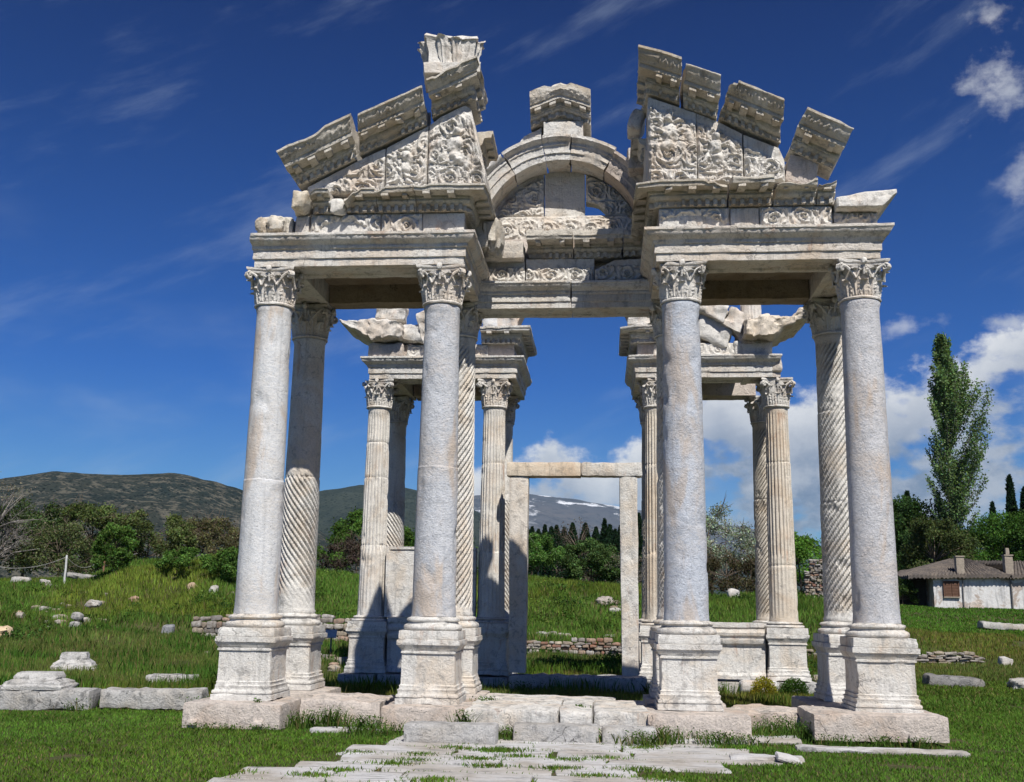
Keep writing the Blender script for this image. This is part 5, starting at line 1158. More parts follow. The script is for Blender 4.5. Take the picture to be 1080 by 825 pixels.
def tree(name, label, cat, base, h, rx, ry, col, n_leaf=9000, ls=.22, seed=0, z0=.12, shape='round', trunk=.12, group=None, bare=.0, twig=0, bk=None, var=.26, asp=.6, nl=46):
    rr = np.random.default_rng(seed); o = empty(name, base, label, cat, group)
    br = MB(); cl = []
    tops = []
    for i in range(nl):
        t = rr.uniform(.12, 1.0)**.8; az_ = rr.uniform(0, 2*math.pi)
        z = h*(z0+(1-z0)*t)
        if shape == 'round': pr_ = math.sqrt(max(.05, 1-((t-.42)/.62)**2))
        elif shape == 'cone': pr_ = max(.10, (1-t)**.8)
        elif shape == 'shrub': pr_ = math.sqrt(max(.06, 1-(t*.95)**2.4))
        else: pr_ = 1
        q = rr.uniform(.25, .92)**.6*pr_; p = np.array([rx*q*math.cos(az_), ry*q*math.sin(az_), z*(1-.10*q)])
        cl.append((p, (.14+.17*rr.random())*min(rx, h*.5)*(1-.3*t)+.05*rx, rr.uniform(.58, 1.30))); tops.append(p)
    nb = len(tops)
    trp = [(0, 0, -.3), (.02*h*rr.normal(), .02*h*rr.normal(), h*.25), (.03*h*rr.normal(), .03*h*rr.normal(), h*.55), (0, 0, h*.85)]
    br.join(tube(trp, [trunk*h*.18, trunk*h*.13, trunk*h*.07, trunk*h*.015], 7))
    for p in tops[:26]:
        s = np.array(trp[1 if p[2] < h*.6 else 2]); mid = (s+p)/2+np.array([0, 0, .06*h*rr.random()]); br.join(tube([s, mid, p], [trunk*h*.05, trunk*h*.03, trunk*h*.008], 5))
    def grow(p, d, L_, r_, lev):
        m_ = p+d*L_*.5+rr.normal(size=3)*.07*L_; e_ = p+d*L_+rr.normal(size=3)*.09*L_; br.join(tube([p, m_, e_], [r_, r_*.8, r_*.55], 4, False))
        if lev == 0: return
        for q in range(rr.integers(2, 4)):
            d2 = d+rr.normal(size=3)*.55+np.array([0, 0, .10]); d2 /= np.linalg.norm(d2); s0 = (m_, e_)[0 if q == 0 else 1]; grow(s0, d2, L_*rr.uniform(.55, .8), r_*.55, lev-1)
    if twig >= 300:
        for k in range(max(6, twig//60)):
            a_ = rr.uniform(0, 6.283); el_ = rr.uniform(.25, 1.3); d = np.array([math.cos(a_)*math.cos(el_), math.sin(a_)*math.cos(el_), math.sin(el_)])
            grow(np.array([0, 0, h*rr.uniform(.05, .35)]), d, (rx*.34 if el_ < .9 else h*.26)*rr.uniform(.8, 1.2), .010*h, 5)
        twig = 0
    for k in range(twig):
        p = tops[k % nb]; d = np.array([rr.normal(), rr.normal(), abs(rr.normal())+.3]); d /= np.linalg.norm(d); L_ = rr.uniform(.4, 1.0)*rx*.5
        e_ = p+d*L_; m_ = p+d*L_*.5+rr.normal(size=3)*.05*L_; br.join(tube([p-d*.2*L_, m_, e_], [.022*h*.25, .015*h*.22, .004*h*.2], 4, False))
    put('trunk', br, bk or M_BARK, o, smooth=180, do_weld=False)
    if n_leaf:
        n_leaf = int(n_leaf*1.6); k = rr.integers(0, nb, n_leaf); C_ = np.array([c[0] for c in cl])[k]; r_ = np.array([c[1] for c in cl])[k]; t_ = np.array([c[2] for c in cl])[k]
        d = rr.normal(size=(n_leaf, 3)); d /= np.linalg.norm(d, axis=1, keepdims=True); P = C_+d*(r_*rr.uniform(.25, 1.0, n_leaf)**.5*(1+.35*rr.normal(size=n_leaf)*.6))[:, None]*np.array([1, 1, .85])
        P = P[P[:, 2] > .02*h]; m_ = len(P)
        put('crown', fastmesh('crown', leaves_geo(P, ls*.66, asp, seed), 4, colours(m_, tuple(q*1.85 for q in col), var, seed, t_[:m_])), M_LEAF, o)
    return o
GRN, DGR, BRT, OLV, SIL = (.055, .105, .022), (.028, .060, .018), (.085, .155, .022), (.075, .095, .035), (.20, .23, .19)
def bx(px_tan, D): return .72+px_tan*D, D-16.7        # ground position by bearing and distance from the camera
def put_tree(name, label, cat, tan_, D, h, rx, col, seed, **k):
    x, y = bx(tan_, D); return tree(name, label, cat, (x, y, tz(x, y)-.05), h, rx, rx*.9, col, seed=seed, **k)
G1 = 'bushes along the top of the left bank'
put_tree('bush', 'tall dark green bush at the left beside the bare tree', 'bush', -.565, 58, 4.7, 3.4, (.052, .080, .028), 1, n_leaf=12000, shape='shrub', ls=.25, twig=30)
put_tree('bush', 'dense olive green tree in the left thicket, its top turning brown', 'bush', -.50, 60, 4.5, 3.3, (.075, .098, .034), 2, n_leaf=12000, shape='shrub', ls=.24, twig=60)
put_tree('bush', 'dark bush with bare brown twigs low in the left thicket', 'bush', -.53, 54, 3.2, 2.6, (.066, .082, .034), 3, n_leaf=5000, shape='shrub', ls=.2, twig=120)
put_tree('bush', 'rounded green bush in the middle of the left thicket', 'bush', -.44, 60, 3.2, 3.2, (.070, .090, .032), 4, n_leaf=10000, shape='shrub', ls=.22, twig=40)
put_tree('bush', 'brownish budding bush at the right end of the left thicket', 'bush', -.385, 62, 2.8, 3.2, (.090, .088, .042), 5, n_leaf=7000, shape='shrub', ls=.2, twig=110)
put_tree('bush', 'low olive bush between the budding bush and the columns', 'bush', -.345, 60, 2.4, 2.4, (.090, .085, .045), 6, n_leaf=6000, shape='shrub', ls=.2, twig=60)
put_tree('bush', 'bright green young tree standing on the left bank', 'bush', -.474, 47, 2.5, 1.05, (.058, .105, .024), 7, n_leaf=4500, shape='round', ls=.18, twig=10)
put_tree('bush', 'light green weedy bush on the bank against the left column', 'bush', -.350, 44, 1.6, 1.5, (.062, .115, .026), 8, n_leaf=6000, shape='shrub', ls=.18)
put_tree('bush', 'light green weedy bush halfway along the left bank', 'bush', -.398, 45, 1.1, 1.5, (.062, .115, .026), 9, n_leaf=5000, shape='shrub', ls=.17)
put_tree('tree', 'large rounded green tree behind the spiral column at the left', 'tree', -.225, 62, 4.3, 3.3, (.050, .095, .020), 10, n_leaf=16000, shape='shrub', ls=.22)
put_tree('bush', 'dark brown thorny bush under the rounded tree at the left', 'bush', -.235, 52, 2.0, 2.2, (.045, .035, .028), 11, n_leaf=3500, shape='shrub', ls=.16, twig=160)
put_tree('bush', 'green bush behind the column left of the passage', 'bush', -.155, 60, 3.4, 2.4, (.045, .095, .020), 12, n_leaf=9000, shape='shrub', ls=.22)
put_tree('bush', 'bright green rounded bush at the left side of the doorway view', 'bush', -.062, 56, 2.5, 1.5, (.060, .115, .028), 13, n_leaf=7000, shape='round', ls=.17, bk=M_GBARK, twig=30, z0=.3)
put_tree('bush', 'dark green bush in the middle of the doorway view', 'bush', -.012, 60, 2.7, 2.2, (.050, .085, .028), 14, n_leaf=10000, shape='shrub', ls=.2)
put_tree('bush', 'grey leafless bush at the right side of the doorway view', 'bush', .025, 55, 2.1, 1.8, (.10, .095, .07), 15, n_leaf=700, shape='shrub', ls=.14, twig=420, bk=M_GBARK, nl=30)
put_tree('bush', 'brown leafless brush behind the right door post', 'bush', .062, 62, 2.5, 2.2, (.07, .055, .04), 16, n_leaf=2500, shape='shrub', ls=.18, twig=220)
put_tree('tree', 'tall bare grey tree among the cypresses in the doorway view', 'tree', -.025, 80, 5.6, 2.2, (.07, .06, .05), 17, n_leaf=500, shape='round', ls=.2, twig=300, bk=M_BARK, nl=26)
put_tree('tree', 'silvery flowering tree behind the column right of the passage', 'tree', .098, 56, 4.9, 2.7, (.17, .20, .15), 18, n_leaf=9000, shape='round', ls=.15, twig=90, z0=.2, var=.5)
put_tree('bush', 'dark bush under the silvery flowering tree', 'bush', .112, 53, 2.5, 2.7, (.050, .045, .026), 19, n_leaf=7000, shape='shrub', ls=.17, twig=130)
put_tree('bush', 'bright green bush beyond the brick pier', 'bush', .178, 60, 3.9, 2.6, (.085, .170, .028), 20, n_leaf=9000, shape='shrub', ls=.2)
put_tree('tree', 'dark green bushy tree just right of the corner column', 'tree', .285, 84, 8.0, 4.4, (.030, .058, .018), 21, n_leaf=16000, shape='shrub', ls=.3)
put_tree('tree', 'olive green tree beside the poplar, behind the dark lean-to', 'tree', .300, 76, 6.0, 3.4, (.050, .066, .024), 22, n_leaf=11000, shape='shrub', ls=.26)
put_tree('tree', 'bright green broad tree behind the old house', 'tree', .365, 80, 6.6, 4.6, (.050, .105, .022), 23, n_leaf=15000, shape='shrub', ls=.26)
put_tree('tree', 'green tree behind the second chimney at the right edge', 'tree', .405, 78, 7.2, 4.0, (.042, .085, .020), 24, n_leaf=13000, shape='shrub', ls=.26)
put_tree('tree', 'green tree behind the roof ridge of the old house', 'tree', .335, 84, 5.9, 3.6, (.040, .085, .020), 25, n_leaf=11000, shape='shrub', ls=.26)
put_tree('bush', 'thin leafless climber against the right part of the house wall', 'bush', .393, 63.6, 1.9, .9, (.06, .06, .04), 26, n_leaf=200, shape='shrub', ls=.1, twig=160, bk=M_BARK, nl=18)
put_tree('bush', 'dark bush beside the lean-to of the house', 'bush', .268, 66, 1.6, 1.1, (.035, .06, .018), 27, n_leaf=4000, shape='shrub', ls=.16)
# bare tree at the left edge
put_tree('bare_tree', 'grey bare branching tree at the left edge', 'tree', -.60, 52, 5.4, 3.6, (.12, .11, .08), 28, n_leaf=900, shape='round', ls=.14, twig=650, bk=M_GBARK, nl=40, trunk=.2)
# cypresses
def cypress(label, tan_, D, h, r, seed):
    h *= 1.12; x, y = bx(tan_, D); rr = np.random.default_rng(seed); o = empty('cypress', (x, y, tz(x, y)-.1), label, 'cypress', 'cypresses beyond the ruins')
    n_ = int(2600); t = rr.uniform(.04, 1, n_)**.8; a = rr.uniform(0, 6.283, n_); rad = r*np.minimum(1, (1-t)*1.6+.03)**.8*np.minimum(1, t*8+.3)*rr.uniform(.35, 1.08, n_)**.5
    P = np.stack([rad*np.cos(a), rad*np.sin(a), t*h], 1); put('crown', fastmesh('crown', leaves_geo(P, h*.045, .45, seed, 1.6), 4, colours(n_, (.020, .042, .020), .25, seed)), M_LEAF, o)
    put('trunk', tube([(0, 0, -.2), (0, 0, h*.9)], [h*.018, .02], 6), M_BARK, o)
for i, (tn, D, h, r, lab) in enumerate(((-.068, 120, 7.2, 1.2, 'leftmost cypress of the distant row in the doorway'), (-.056, 122, 7.6, 1.1, 'second cypress of the distant row in the doorway'), (-.045, 118, 7.4, 1.3, 'third cypress of the distant row, before the bare tree'), (.000, 120, 8.2, 1.1, 'cypress just right of the bare tree in the doorway'), (.010, 124, 7.4, 1.2, 'cypress in the middle of the distant doorway row'), (.020, 118, 7.8, 1.0, 'slim cypress above the grey bush in the doorway'), (.032, 120, 8.8, 1.2, 'tallest cypress of the distant doorway row'), (.041, 122, 8.4, 1.1, 'cypress left of the right door post'), (.050, 121, 8.0, 1.3, 'cypress partly behind the right door post'), (.068, 120, 7.6, 1.3, 'cypress between the right door post and the fluted column'),
        (.353, 100, 8.6, .8, 'small cypress right of the poplar'), (.370, 104, 11.2, .9, 'tall slim cypress right of the poplar'), (.382, 102, 10.0, 1.2, 'dark cypress left of the picture edge'), (.396, 100, 10.8, 1.0, 'cypress at the right picture edge'), (.262, 100, 8.6, 1.3, 'dark cypress tip left of the poplar'), (.278, 102, 9.6, 1.2, 'dark conifer tip close left of the poplar'))):
    cypress(lab, tn, D, h, r, 300+i)
for i, (tn, h) in enumerate(((-.073, 6.2), (-.062, 6.0), (-.050, 6.4), (-.038, 6.0), (-.030, 6.6), (-.018, 6.4), (-.008, 6.0), (.005, 6.6), (.015, 6.4), (.026, 6.8), (.036, 7.0), (.046, 6.6), (.057, 6.4))):
    cypress('small dark conifer filling the distant row seen through the doorway', tn, 126+(i*7) % 5, h+1.7, 1.5, 340+i)
# poplar
def poplar():
    x, y = bx(.316, 82); z0 = tz(x, y)-.1; o = empty('poplar_tree', (x, y, z0), 'tall slender poplar rising behind the old house', 'poplar'); rr = np.random.default_rng(77)
    H = 22.0; br = MB(); br.join(tube([(0, 0, 0), (.15, 0, 5), (.1, .1, 10), (.3, 0, 15), (.5, 0, H*.96)], [.30, .24, .16, .09, .02], 8)); P = []; S = []; T = []
    for i in range(190):
        t = rr.uniform(.10, .93); s = np.array([.03*t*H*.3, 0, t*H]); a = rr.uniform(0, 2*math.pi)
        right = .5+.5*math.cos(a); env = (1.1+2.0*right**2*math.exp(-((t-.45)/.28)**2)+.5*math.exp(-((t-.35)/.25)**2))*min(1, (1-t)*2.6+.12)*min(1, .45+t*2)
        L_ = env*rr.uniform(.55, 1.05); up_ = rr.uniform(1.2, 2.3)+.5*(1-right)
        e_ = s+np.array([math.cos(a)*L_, math.sin(a)*L_, L_*up_]); e_[2] = min(e_[2], H*rr.uniform(.94, 1.02)); m_ = s+(e_-s)*.5+np.array([math.cos(a), math.sin(a), -.4])*L_*.14
        br.join(tube([s, m_, e_], [.05*(1-t)+.022, .028, .008], 5, False)); tone = rr.uniform(.55, 1.3)
        n_ = int(115+95*L_)
        q = rr.uniform(.15, 1.06, n_)[:, None]; c = (1-q)**2*s+2*q*(1-q)*m_+q**2*e_; P.append(c+rr.normal(size=(n_, 3))*(.085+.06*L_*.5)*np.array([1, 1, 1.2])); T.append(np.full(n_, tone))
    P = np.concatenate(P); T = np.concatenate(T)
    put('trunk', br, M_GBARK, o, smooth=180, do_weld=False)
    put('crown', fastmesh('crown', leaves_geo(P, .17, .75, 5), 4, colours(len(P), (.175, .27, .11), .28, 6, T)), M_LEAF, o)
poplar()

# ------------------------------------------------------------------ hills
def hill_mat(name, a, b, c_, sc, snow=None):
    g = newmat(name); tc = g.n('ShaderNodeTexCoord'); P = tc.outputs['Object']; n1 = g.noise(P, sc, 9, .65); n2 = g.noise(P, sc*7, 8, .75); vo = g.n('ShaderNodeTexVoronoi'); vo.inputs['Scale'].default_value = sc*22; g.L.new(P, vo.inputs[0])
    c = g.mix(g.rng(n1, .40, .60), a, b); c = g.mix(g.math('MULTIPLY', g.rng(n2, .48, .60), .9), c, c_)
    if snow: 
        sp = g.n('ShaderNodeSeparateXYZ'); g.L.new(P, sp.inputs[0]); k = g.math('MULTIPLY', g.rng(sp.outputs[2], snow[0], snow[1]), g.rng(g.noise(g.map(P, (1, 1, .35), (0, .5, 0)), sc*2.6, 9, .72), .555, .62)); c = g.mix(k, c, (.75, .77, .80))
    else: c = g.mix(g.rng(vo.outputs[0], .22, .40, 1, 0), c, tuple(q*.35 for q in a))
    g.out(c, 1.0, g.bump(n2, .6, 8), .0); return g.m
def hill(name, D, prof, depth, mat, seed, rough):
    """a ridge at distance D; prof = (bearing tangent, elevation angle in degrees) along its skyline"""
    tn = np.linspace(prof[0][0], prof[-1][0], 220); el = np.interp(tn, [p[0] for p in prof], [p[1] for p in prof])
    t = np.linspace(-1.0, .6, 60); V = []
    for q in t:
        y = D+q*depth; x = .72+tn*D*(1+.3*q*depth/D); top = np.tan(np.radians(el))*D*np.sqrt(1+tn**2)
        s = (1-abs(q)**1.25) if q < 0 else (1-(q/.6)**2)
        z = top*s+fbm(p3(x/depth*5, y/depth*5+0*x, seed), 5, seed)*rough*top*(1-.75*s)*min(1, (q+1)*4); V.append(np.stack([x, np.full_like(x, y-16.7), np.maximum(z+1.0, -.2)], 1))
    put(name, MB().add(np.concatenate(V), gfaces(220, 60)), mat, kind='structure', smooth=180, do_weld=False)
M_HILL = hill_mat('scrub_hill', (.020, .027, .024), (.034, .038, .030), (.125, .115, .088), .008); M_HILL2 = hill_mat('dark_wooded_hill', (.030, .040, .036), (.045, .055, .045), (.05, .06, .05), .006)
M_MTN = hill_mat('bare_mountain', (.085, .09, .11), (.12, .115, .125), (.06, .065, .085), .0016, (330, 520))
hill('hill', 1500, [(-1.4, 4.0), (-.85, 4.6), (-.60, 5.6), (-.54, 6.2), (-.47, 6.40), (-.43, 6.42), (-.405, 6.50), (-.385, 6.25), (-.355, 5.85), (-.32, 5.1), (-.28, 4.0), (-.22, 2.2), (-.15, .5)], 700, M_HILL, 3, .30)
hill('hill', 2300, [(-.42, 2.0), (-.34, 4.6), (-.27, 5.75), (-.235, 6.15), (-.20, 6.2), (-.165, 5.9), (-.12, 4.9), (-.09, 3.8), (-.05, 2.0), (0, .4)], 900, M_HILL2, 4, .25)
hill('mountain', 6000, [(-.30, 3.0), (-.20, 4.6), (-.12, 5.8), (-.075, 6.1), (-.035, 5.75), (.01, 5.35), (.04, 5.1), (.08, 4.65), (.11, 4.35), (.16, 3.7), (.20, 3.3), (.26, 2.9), (.40, 2.2), (.6, 1.2)], 2200, M_MTN, 5, .28)
hill('hill', 3200, [(-.12, .6), (-.06, 2.3), (-.01, 3.0), (.03, 3.5), (.06, 3.7), (.10, 3.2), (.15, 2.6), (.25, 1.8), (.4, 1.0)], 1000, M_HILL2, 6, .25)
# ------------------------------------------------------------------ grass and weeds (nobody could count them)
def blades(x, y, hgt, wid, col, seed, lean=.35, var=.22, dry=.05, zoff=0.0, yel=.6):
    rr = np.random.default_rng(seed); n_ = len(x); z = terrain(x, y)+zoff-.01; a = rr.uniform(0, 2*math.pi, n_); h = hgt*rr.uniform(.55, 1.25, n_); w = wid*rr.uniform(.7, 1.3, n_)
    b = rr.uniform(0, 2*math.pi, n_); l = h*lean*rr.uniform(.1, 1.3, n_)
    B = np.stack([x, y, z], 1); d = np.stack([np.cos(a)*w/2, np.sin(a)*w/2, 0*w], 1); m = B+np.stack([np.cos(b)*l*.35, np.sin(b)*l*.35, h*.6], 1); t = B+np.stack([np.cos(b)*l, np.sin(b)*l, h], 1)
    V = np.stack([B-d, B+d, m+d*.7, t, m-d*.7], 1)
    cl = 1+.30*fbm(p3(x*.5, y*.5, 0), 3, 88)+.22*fbm(p3(x*2.3, y*2.3, 0), 2, 89)
    C = np.array(col)[None]*cl[:, None]*(1+var*rr.normal(size=(n_, 1))); C = C*(1+.08*rr.normal(size=(n_, 3)))
    yl = sstep(fbm(p3(x*.22, y*.22, 3.), 3, 90), -.05, .45)[:, None]*yel*(1 if hgt > .1 else .35); C = C*(1-yl)+C*np.array([1.7, 1.12, 1.0])*yl
    dr = rr.random(n_) < dry; C[dr] = np.array([.30, .24, .11])*rr.uniform(.6, 1.2, (dr.sum(), 1))
    return V, np.clip(C, .004, .8)
BLK = [(-5.52, -3.98, -1.02, .5), (-5.4, -4.0, .4, 2.9), (-2.58, -1.22, -.9, 2.8), (-1.3, 1.4, -1.0, 2.1), (1.28, 2.78, -1.05, 2.8), (3.60, 5.50, -1.02, .42), (3.95, 5.5, .4, 2.95), (-2.0, -.72, -2.06, -1.6), (-.57, 1.44, -1.64, -1.18), (-4.0, -2.7, -.2, 1.3), (2.7, 4.2, .2, 1.25), (-10.3, -8.0, .85, 1.8), (-7.98, -6.2, 1.3, 2.1), (-5.5, -1.4, 7.6, 9.9), (1.4, 5.5, 7.6, 9.9), (-1.4, 1.6, 7.05, 8.0), (3.3, 5.4, -1.88, -1.55)]
def free(x, y, pav=True):
    k = np.ones(len(x), bool)
    for a, b, c, d in BLK: k &= ~((x > a) & (x < b) & (y > c) & (y < d))
    if pav:
        for a, b, c, d in PAV:
            q = (x > a+.015) & (x < b-.015) & (y > c+.015) & (y < d-.015); k &= ~q
    return k
def scatter(n_, x0, x1, y0, y1, seed):
    rr = np.random.default_rng(seed); return rr.uniform(x0, x1, n_), rr.uniform(y0, y1, n_)
def visible(x, y, marg=.06):
    a = (x-.72)/(y+16.71); return (a > -.60-marg) & (a < .41+marg) & (y > -6.4)
LV = []; LC = []
def lay(n_, x0, x1, y0, y1, h, w, col, seed, keep=None, **k):
    x, y = scatter(n_, x0, x1, y0, y1, seed); q = visible(x, y) & free(x, y)
    if keep is not None: q &= keep(x, y)
    q &= fbm(p3(x*.9, y*.9, 1.), 4, 97)+.10*np.random.default_rng(seed+9).random(len(x)) > -.42
    V, C = blades(x[q], y[q], h, w, col, seed+1, **k); LV.append(V); LC.append(C)
pathmask = lambda x, y: (~in_path(x, y)) | (np.random.default_rng(3).random(len(x)) < .5)
# mown lawn
lay(170000, -10, 9, -6.4, 1.2, .05, .013, (.120, .235, .036), 500, pathmask, lean=.7, dry=.04)
lay(90000, -12, 12, 1.0, 5.0, .06, .016, (.118, .225, .036), 502, lean=.7, dry=.06)
lay(60000, 4, 12, 4.5, 17, .08, .026, (.112, .205, .036), 504, lean=.7, dry=.07)
lay(60000, 7, 32, 21, 48, .10, .05, (.098, .215, .032), 506, lambda x, y: (x-.72)/(y+16.7) > .20, lean=.6, dry=.03)
# tufts growing out of the paving joints
cxr, cyr = scatter(90, -3.6, 3.0, -6.2, -1.0, 510); k_ = fbm(p3(cxr*1.1, cyr*1.1, 0), 2, 91) > .02; cxr, cyr = cxr[k_], cyr[k_]
rr = np.random.default_rng(511); ii = rr.integers(0, len(cxr), 9000); gx = cxr[ii]+rr.normal(size=9000)*.14; gy = cyr[ii]+rr.normal(size=9000)*.07
V, C = blades(gx, gy, .045, .013, (.120, .235, .036), 512, lean=.7, zoff=.02); LV.append(V); LC.append(C)
put('lawn_grass', fastmesh('lawn_grass', np.concatenate(LV), 5, np.concatenate(LC)), M_GRASS, label='short green lawn grass round the gateway and in the paving joints', cat='grass', kind='stuff')
LV = []; LC = []
left = lambda x, y: (x-.72)/(y+16.7) < .24
lay(170000, -24, 6, 3.0, 13, .13, .012, (.160, .225, .052), 520, left, dry=.13)
lay(110000, -26, 10, 12, 20, .17, .018, (.150, .215, .052), 522, left, dry=.15)
lay(170000, -30, 12, 19.6, 36, .27, .03, (.138, .245, .045), 524, left, dry=.06, var=.30)
lay(70000, -34, 14, 34, 47, .34, .05, (.13, .22, .045), 526, left, dry=.05)
lay(50000, 5.5, 16, 12, 26, .15, .022, (.145, .205, .05), 528, lambda x, y: ~left(x, y), dry=.15)
# rank clumps
cxr, cyr = scatter(420, -28, 9, 4, 36, 530); ii = rr.integers(0, len(cxr), 46000); gx = cxr[ii]+rr.normal(size=46000)*.35; gy = cyr[ii]+rr.normal(size=46000)*.35; q = visible(gx, gy) & free(gx, gy) & left(gx, gy)
V, C = blades(gx[q], gy[q], .30, .020, (.080, .175, .028), 532); LV.append(V); LC.append(C)
put('meadow_grass', fastmesh('meadow_grass', np.concatenate(LV), 5, np.concatenate(LC)), M_GRASS, label='long wild grass of the meadow and banks behind the gateway', cat='grass', kind='stuff')
# leafy undergrowth in patches over the banks
rr = np.random.default_rng(540); UP = []; US = []; UC = []
for i in range(900):
    x, y = rr.uniform(-30, 10), rr.uniform(13, 40); a = (x-.72)/(y+16.7)
    if a > .22 or a < -.66 or fbm(np.array([[x*.28, y*.28, 5.]]), 3, 95)[0] < .02: continue
    if not free(np.array([x]), np.array([y]))[0] or (18.6 < y < 20.2): continue
    r_ = rr.uniform(.25, .85); h_ = rr.uniform(.22, .62)*r_*1.2; n_ = int(120*r_/.5); d = rr.normal(size=(n_, 3)); d[:, 2] = abs(d[:, 2]); d /= np.linalg.norm(d, axis=1, keepdims=True)
    px_ = x+d[:, 0]*r_*rr.uniform(.3, 1.05, n_); py_ = y+d[:, 1]*r_*rr.uniform(.3, 1.05, n_); UP.append(np.stack([px_, py_, terrain(px_, py_)+d[:, 2]*h_*rr.uniform(.4, 1.1, n_)+.05], 1)); t_ = rr.uniform(.6, 1.35)
    UC.append(colours(n_, np.array([(.085, .165, .030), (.06, .125, .028), (.12, .19, .04)][rr.integers(3)])*t_, .25, i))
put('undergrowth', fastmesh('undergrowth', leaves_geo(np.concatenate(UP), .10, .5, 541, .6), 4, np.concatenate(UC)), M_LEAF, label='leafy undergrowth in patches over the banks', cat='ground cover', kind='stuff')
# weeds against the stones
WV = []; WC = []; WL = []; WLC = []
def weed(x, y, z, h, r, n_, seed, col=(.085, .155, .032), leafy_=True):
    h *= .72; n_ = int(n_*.5)
    rr = np.random.default_rng(seed); gx = x+rr.normal(size=n_)*r*.5; gy = y+rr.normal(size=n_)*r*.35
    V, C = blades(gx, gy, h, .013, col, seed, lean=.6, dry=.10); V[:, :, 2] += (z-terrain(gx, gy))[:, None]; WV.append(V); WC.append(C)
    if leafy_:
        P = np.stack([x+rr.normal(size=n_*2)*r*.5, y+rr.normal(size=n_*2)*r*.32, z+h*rr.uniform(.05, 1.15, n_*2)], 1); WL.append(leaves_geo(P, .035, .5, seed)); WLC.append(colours(n_*2, col, .3, seed))
for i, (x, y, h, r, n_) in enumerate(((-4.9, -1.15, .14, .5, 260), (-4.2, -1.2, .12, .3, 140), (-3.75, -.55, .32, .38, 420), (-3.95, .3, .42, .32, 360), (-3.35, -.42, .40, .22, 240), (-2.75, -.95, .30, .42, 420), (-2.5, -1.3, .22, .4, 300), (-1.32, -1.05, .45, .16, 200), (-.98, -1.3, .2, .26, 220), (-.62, -1.42, .24, .22, 240), (.12, -1.35, .22, .2, 140), (.70, -1.45, .22, .26, 200), (1.25, -1.72, .26, .28, 260), (1.55, -1.45, .30, .26, 300), (2.15, -1.35, .24, .4, 300), (2.55, -1.3, .2, .3, 220),
        (3.0, -.6, .30, .4, 420), (3.35, -.2, .36, .36, 360), (3.55, -.75, .34, .22, 240), (3.9, -1.25, .20, .4, 260), (4.5, -1.3, .22, .22, 180), (5.0, -1.25, .2, .2, 140), (3.0, 7.4, .36, .5, 500), (2.6, 6.5, .30, .4, 360), (4.55, 7.3, .34, .28, 300), (2.1, .75, .3, .15, 120), (-6.1, 1.5, .30, .3, 240), (-6.9, 4.5, .55, .5, 600), (-6.4, 5.0, .45, .5, 420), (-1.1, 6.7, .3, .4, 260), (1.75, 6.9, .34, .18, 160), (-8.2, 1.15, .25, .2, 160), (-5.9, 11.0, .45, .4, 360), (-7.3, 12.8, .5, .5, 420))):
    weed(x, y, tz(x, y), h, r, n_, 600+i)
for i, (x, y, z, h, r, n_) in enumerate(((-4.45, -.72, .19, .08, .06, 30), (-1.15, .35, .2, .08, .2, 80), (.35, -.3, .19, .05, .15, 50))): weed(x, y, z, h, r, n_, 660+i)
wv = fastmesh('weeds', np.concatenate([np.concatenate([q, q[:, 3:4]], 1)[:, :5] for q in WV]), 5, np.concatenate(WC))
put('weeds', wv, M_GRASS, label='grassy weeds growing against the foundation stones', cat='weeds', kind='stuff')
put('weed_leaves', fastmesh('weed_leaves', np.concatenate(WL), 4, np.concatenate(WLC)), M_LEAF, label='leafy weeds growing against the foundation stones', cat='weeds', kind='stuff')
def cushion(name, label, x, y, r, h, col, seed, n_=2600):
    rr = np.random.default_rng(seed); d = rr.normal(size=(n_, 3)); d[:, 2] = abs(d[:, 2]); d /= np.linalg.norm(d, axis=1, keepdims=True); P = d*np.array([r, r, h])*rr.uniform(.5, 1.02, (n_, 1))
    o = put(name, fastmesh(name, leaves_geo(P, .045, .5, seed, .5), 4, colours(n_, col, .2, seed)), M_LEAF, None, None, label, 'plant'); o.location = (x, y, tz(x, y)); return o
cushion('flowering_plant', 'yellow green cushion plant in front of the pale wedge stone', 4.10, 7.15, .30, .42, (.30, .28, .035), 700)
cushion('plant', 'green leafy plant beside the yellow cushion plant', 4.75, 7.1, .32, .40, (.055, .115, .022), 701)
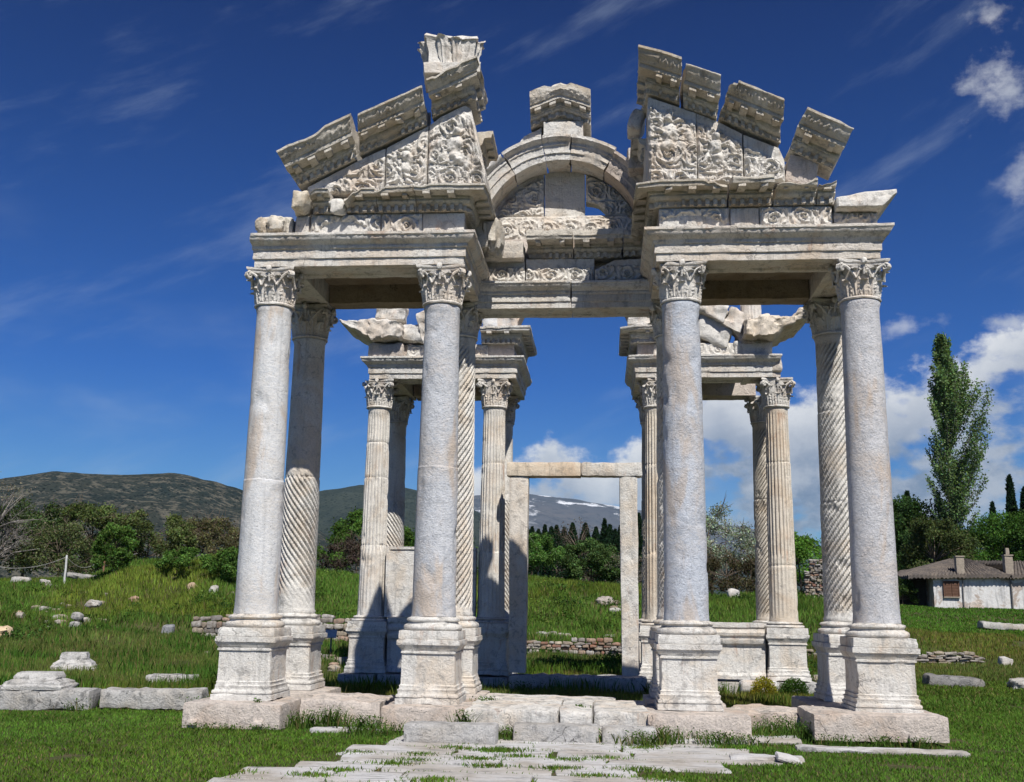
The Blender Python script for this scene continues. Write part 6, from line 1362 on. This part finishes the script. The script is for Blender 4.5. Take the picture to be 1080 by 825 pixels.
# small loose rubble on the banks
rr = np.random.default_rng(720); RB = MB()
for i in range(150):
    x, y = rr.uniform(-24, 11), rr.uniform(11, 30)
    if fbm(np.array([[x*.35, y*.35, 2.]]), 2, 92)[0] < .12: continue
    s = rr.uniform(.08, .24); b = boulder((x, y, tz(x, y)+s*.15), (s*1.3, s, s*.8), i, .4, 6); c = np.array(STC[rr.integers(len(STC))]); RB.add(b.v[0], b.f, c*.8)
for cx_, cy_, n_ in ((-21.2, 23.4, 16), (-24.2, 29.2, 10), (-18.3, 20.0, 14), (1.0, 27.6, 16), (-.3, 21.3, 26), (9.8, 21.8, 26), (-6.9, 12.6, 22), (-6.3, 10.4, 14), (5.5, 9.5, 14), (6.2, 11.5, 16)):
    for i in range(n_):
        x, y = cx_+rr.normal()*.7, cy_+rr.normal()*.5; s = rr.uniform(.10, .32); b = boulder((x, y, tz(x, y)+s*.2), (s*1.3, s, s*.8), i+n_, .4, 6); RB.add(b.v[0], b.f, np.array(STC[rr.integers(len(STC))]))
put('rubble', RB, M_RUB, label='small loose rubble scattered over the banks and foundations', cat='rubble', kind='stuff', smooth=40)

# ------------------------------------------------------------------ thin blue air over the far hills
def build_haze():
    m = bpy.data.materials.new('air'); m.use_nodes = True; t = m.node_tree; t.nodes.clear()
    v = t.nodes.new('ShaderNodeVolumePrincipled'); v.inputs['Color'].default_value = (.50, .80, 1.0, 1); v.inputs['Density'].default_value = HAZE; v.inputs['Anisotropy'].default_value = 0.0
    o = t.nodes.new('ShaderNodeOutputMaterial'); t.links.new(v.outputs[0], o.inputs['Volume'])
    b = box((0, 3000, 339), (18400, 12400, 722)); b.v[0][:, 2] = np.where(b.v[0][:, 2] < 0, -1.5, b.v[0][:, 2])
    put('haze', b, m, label='thin blue haze over the distant hills', cat='haze', kind='stuff', smooth=None)
HAZE = 4.2e-5
build_haze()

# repeats of one kind carry one group phrase
GROUPS = {'bush': 'bushes beyond the ruins', 'tree': 'trees beyond the ruins', 'stone': 'loose stones on the banks', 'stone block': 'loose stone blocks and steps round the gateway', 'stone slab': 'stone slabs lying in the grass', 'column base': 'moulded bases lying at the left', 'fence post': 'fence posts on the left bank', 'rope': 'ropes of the left fence', 'wall': 'low ruined walls behind the gateway', 'plant': 'cushion plants by the rear foundation'}
for o in list(COL.objects):
    if o.parent is None and o.get('category') in GROUPS and not o.get('group') and o.get('kind') is None: o['group'] = GROUPS[o['category']]
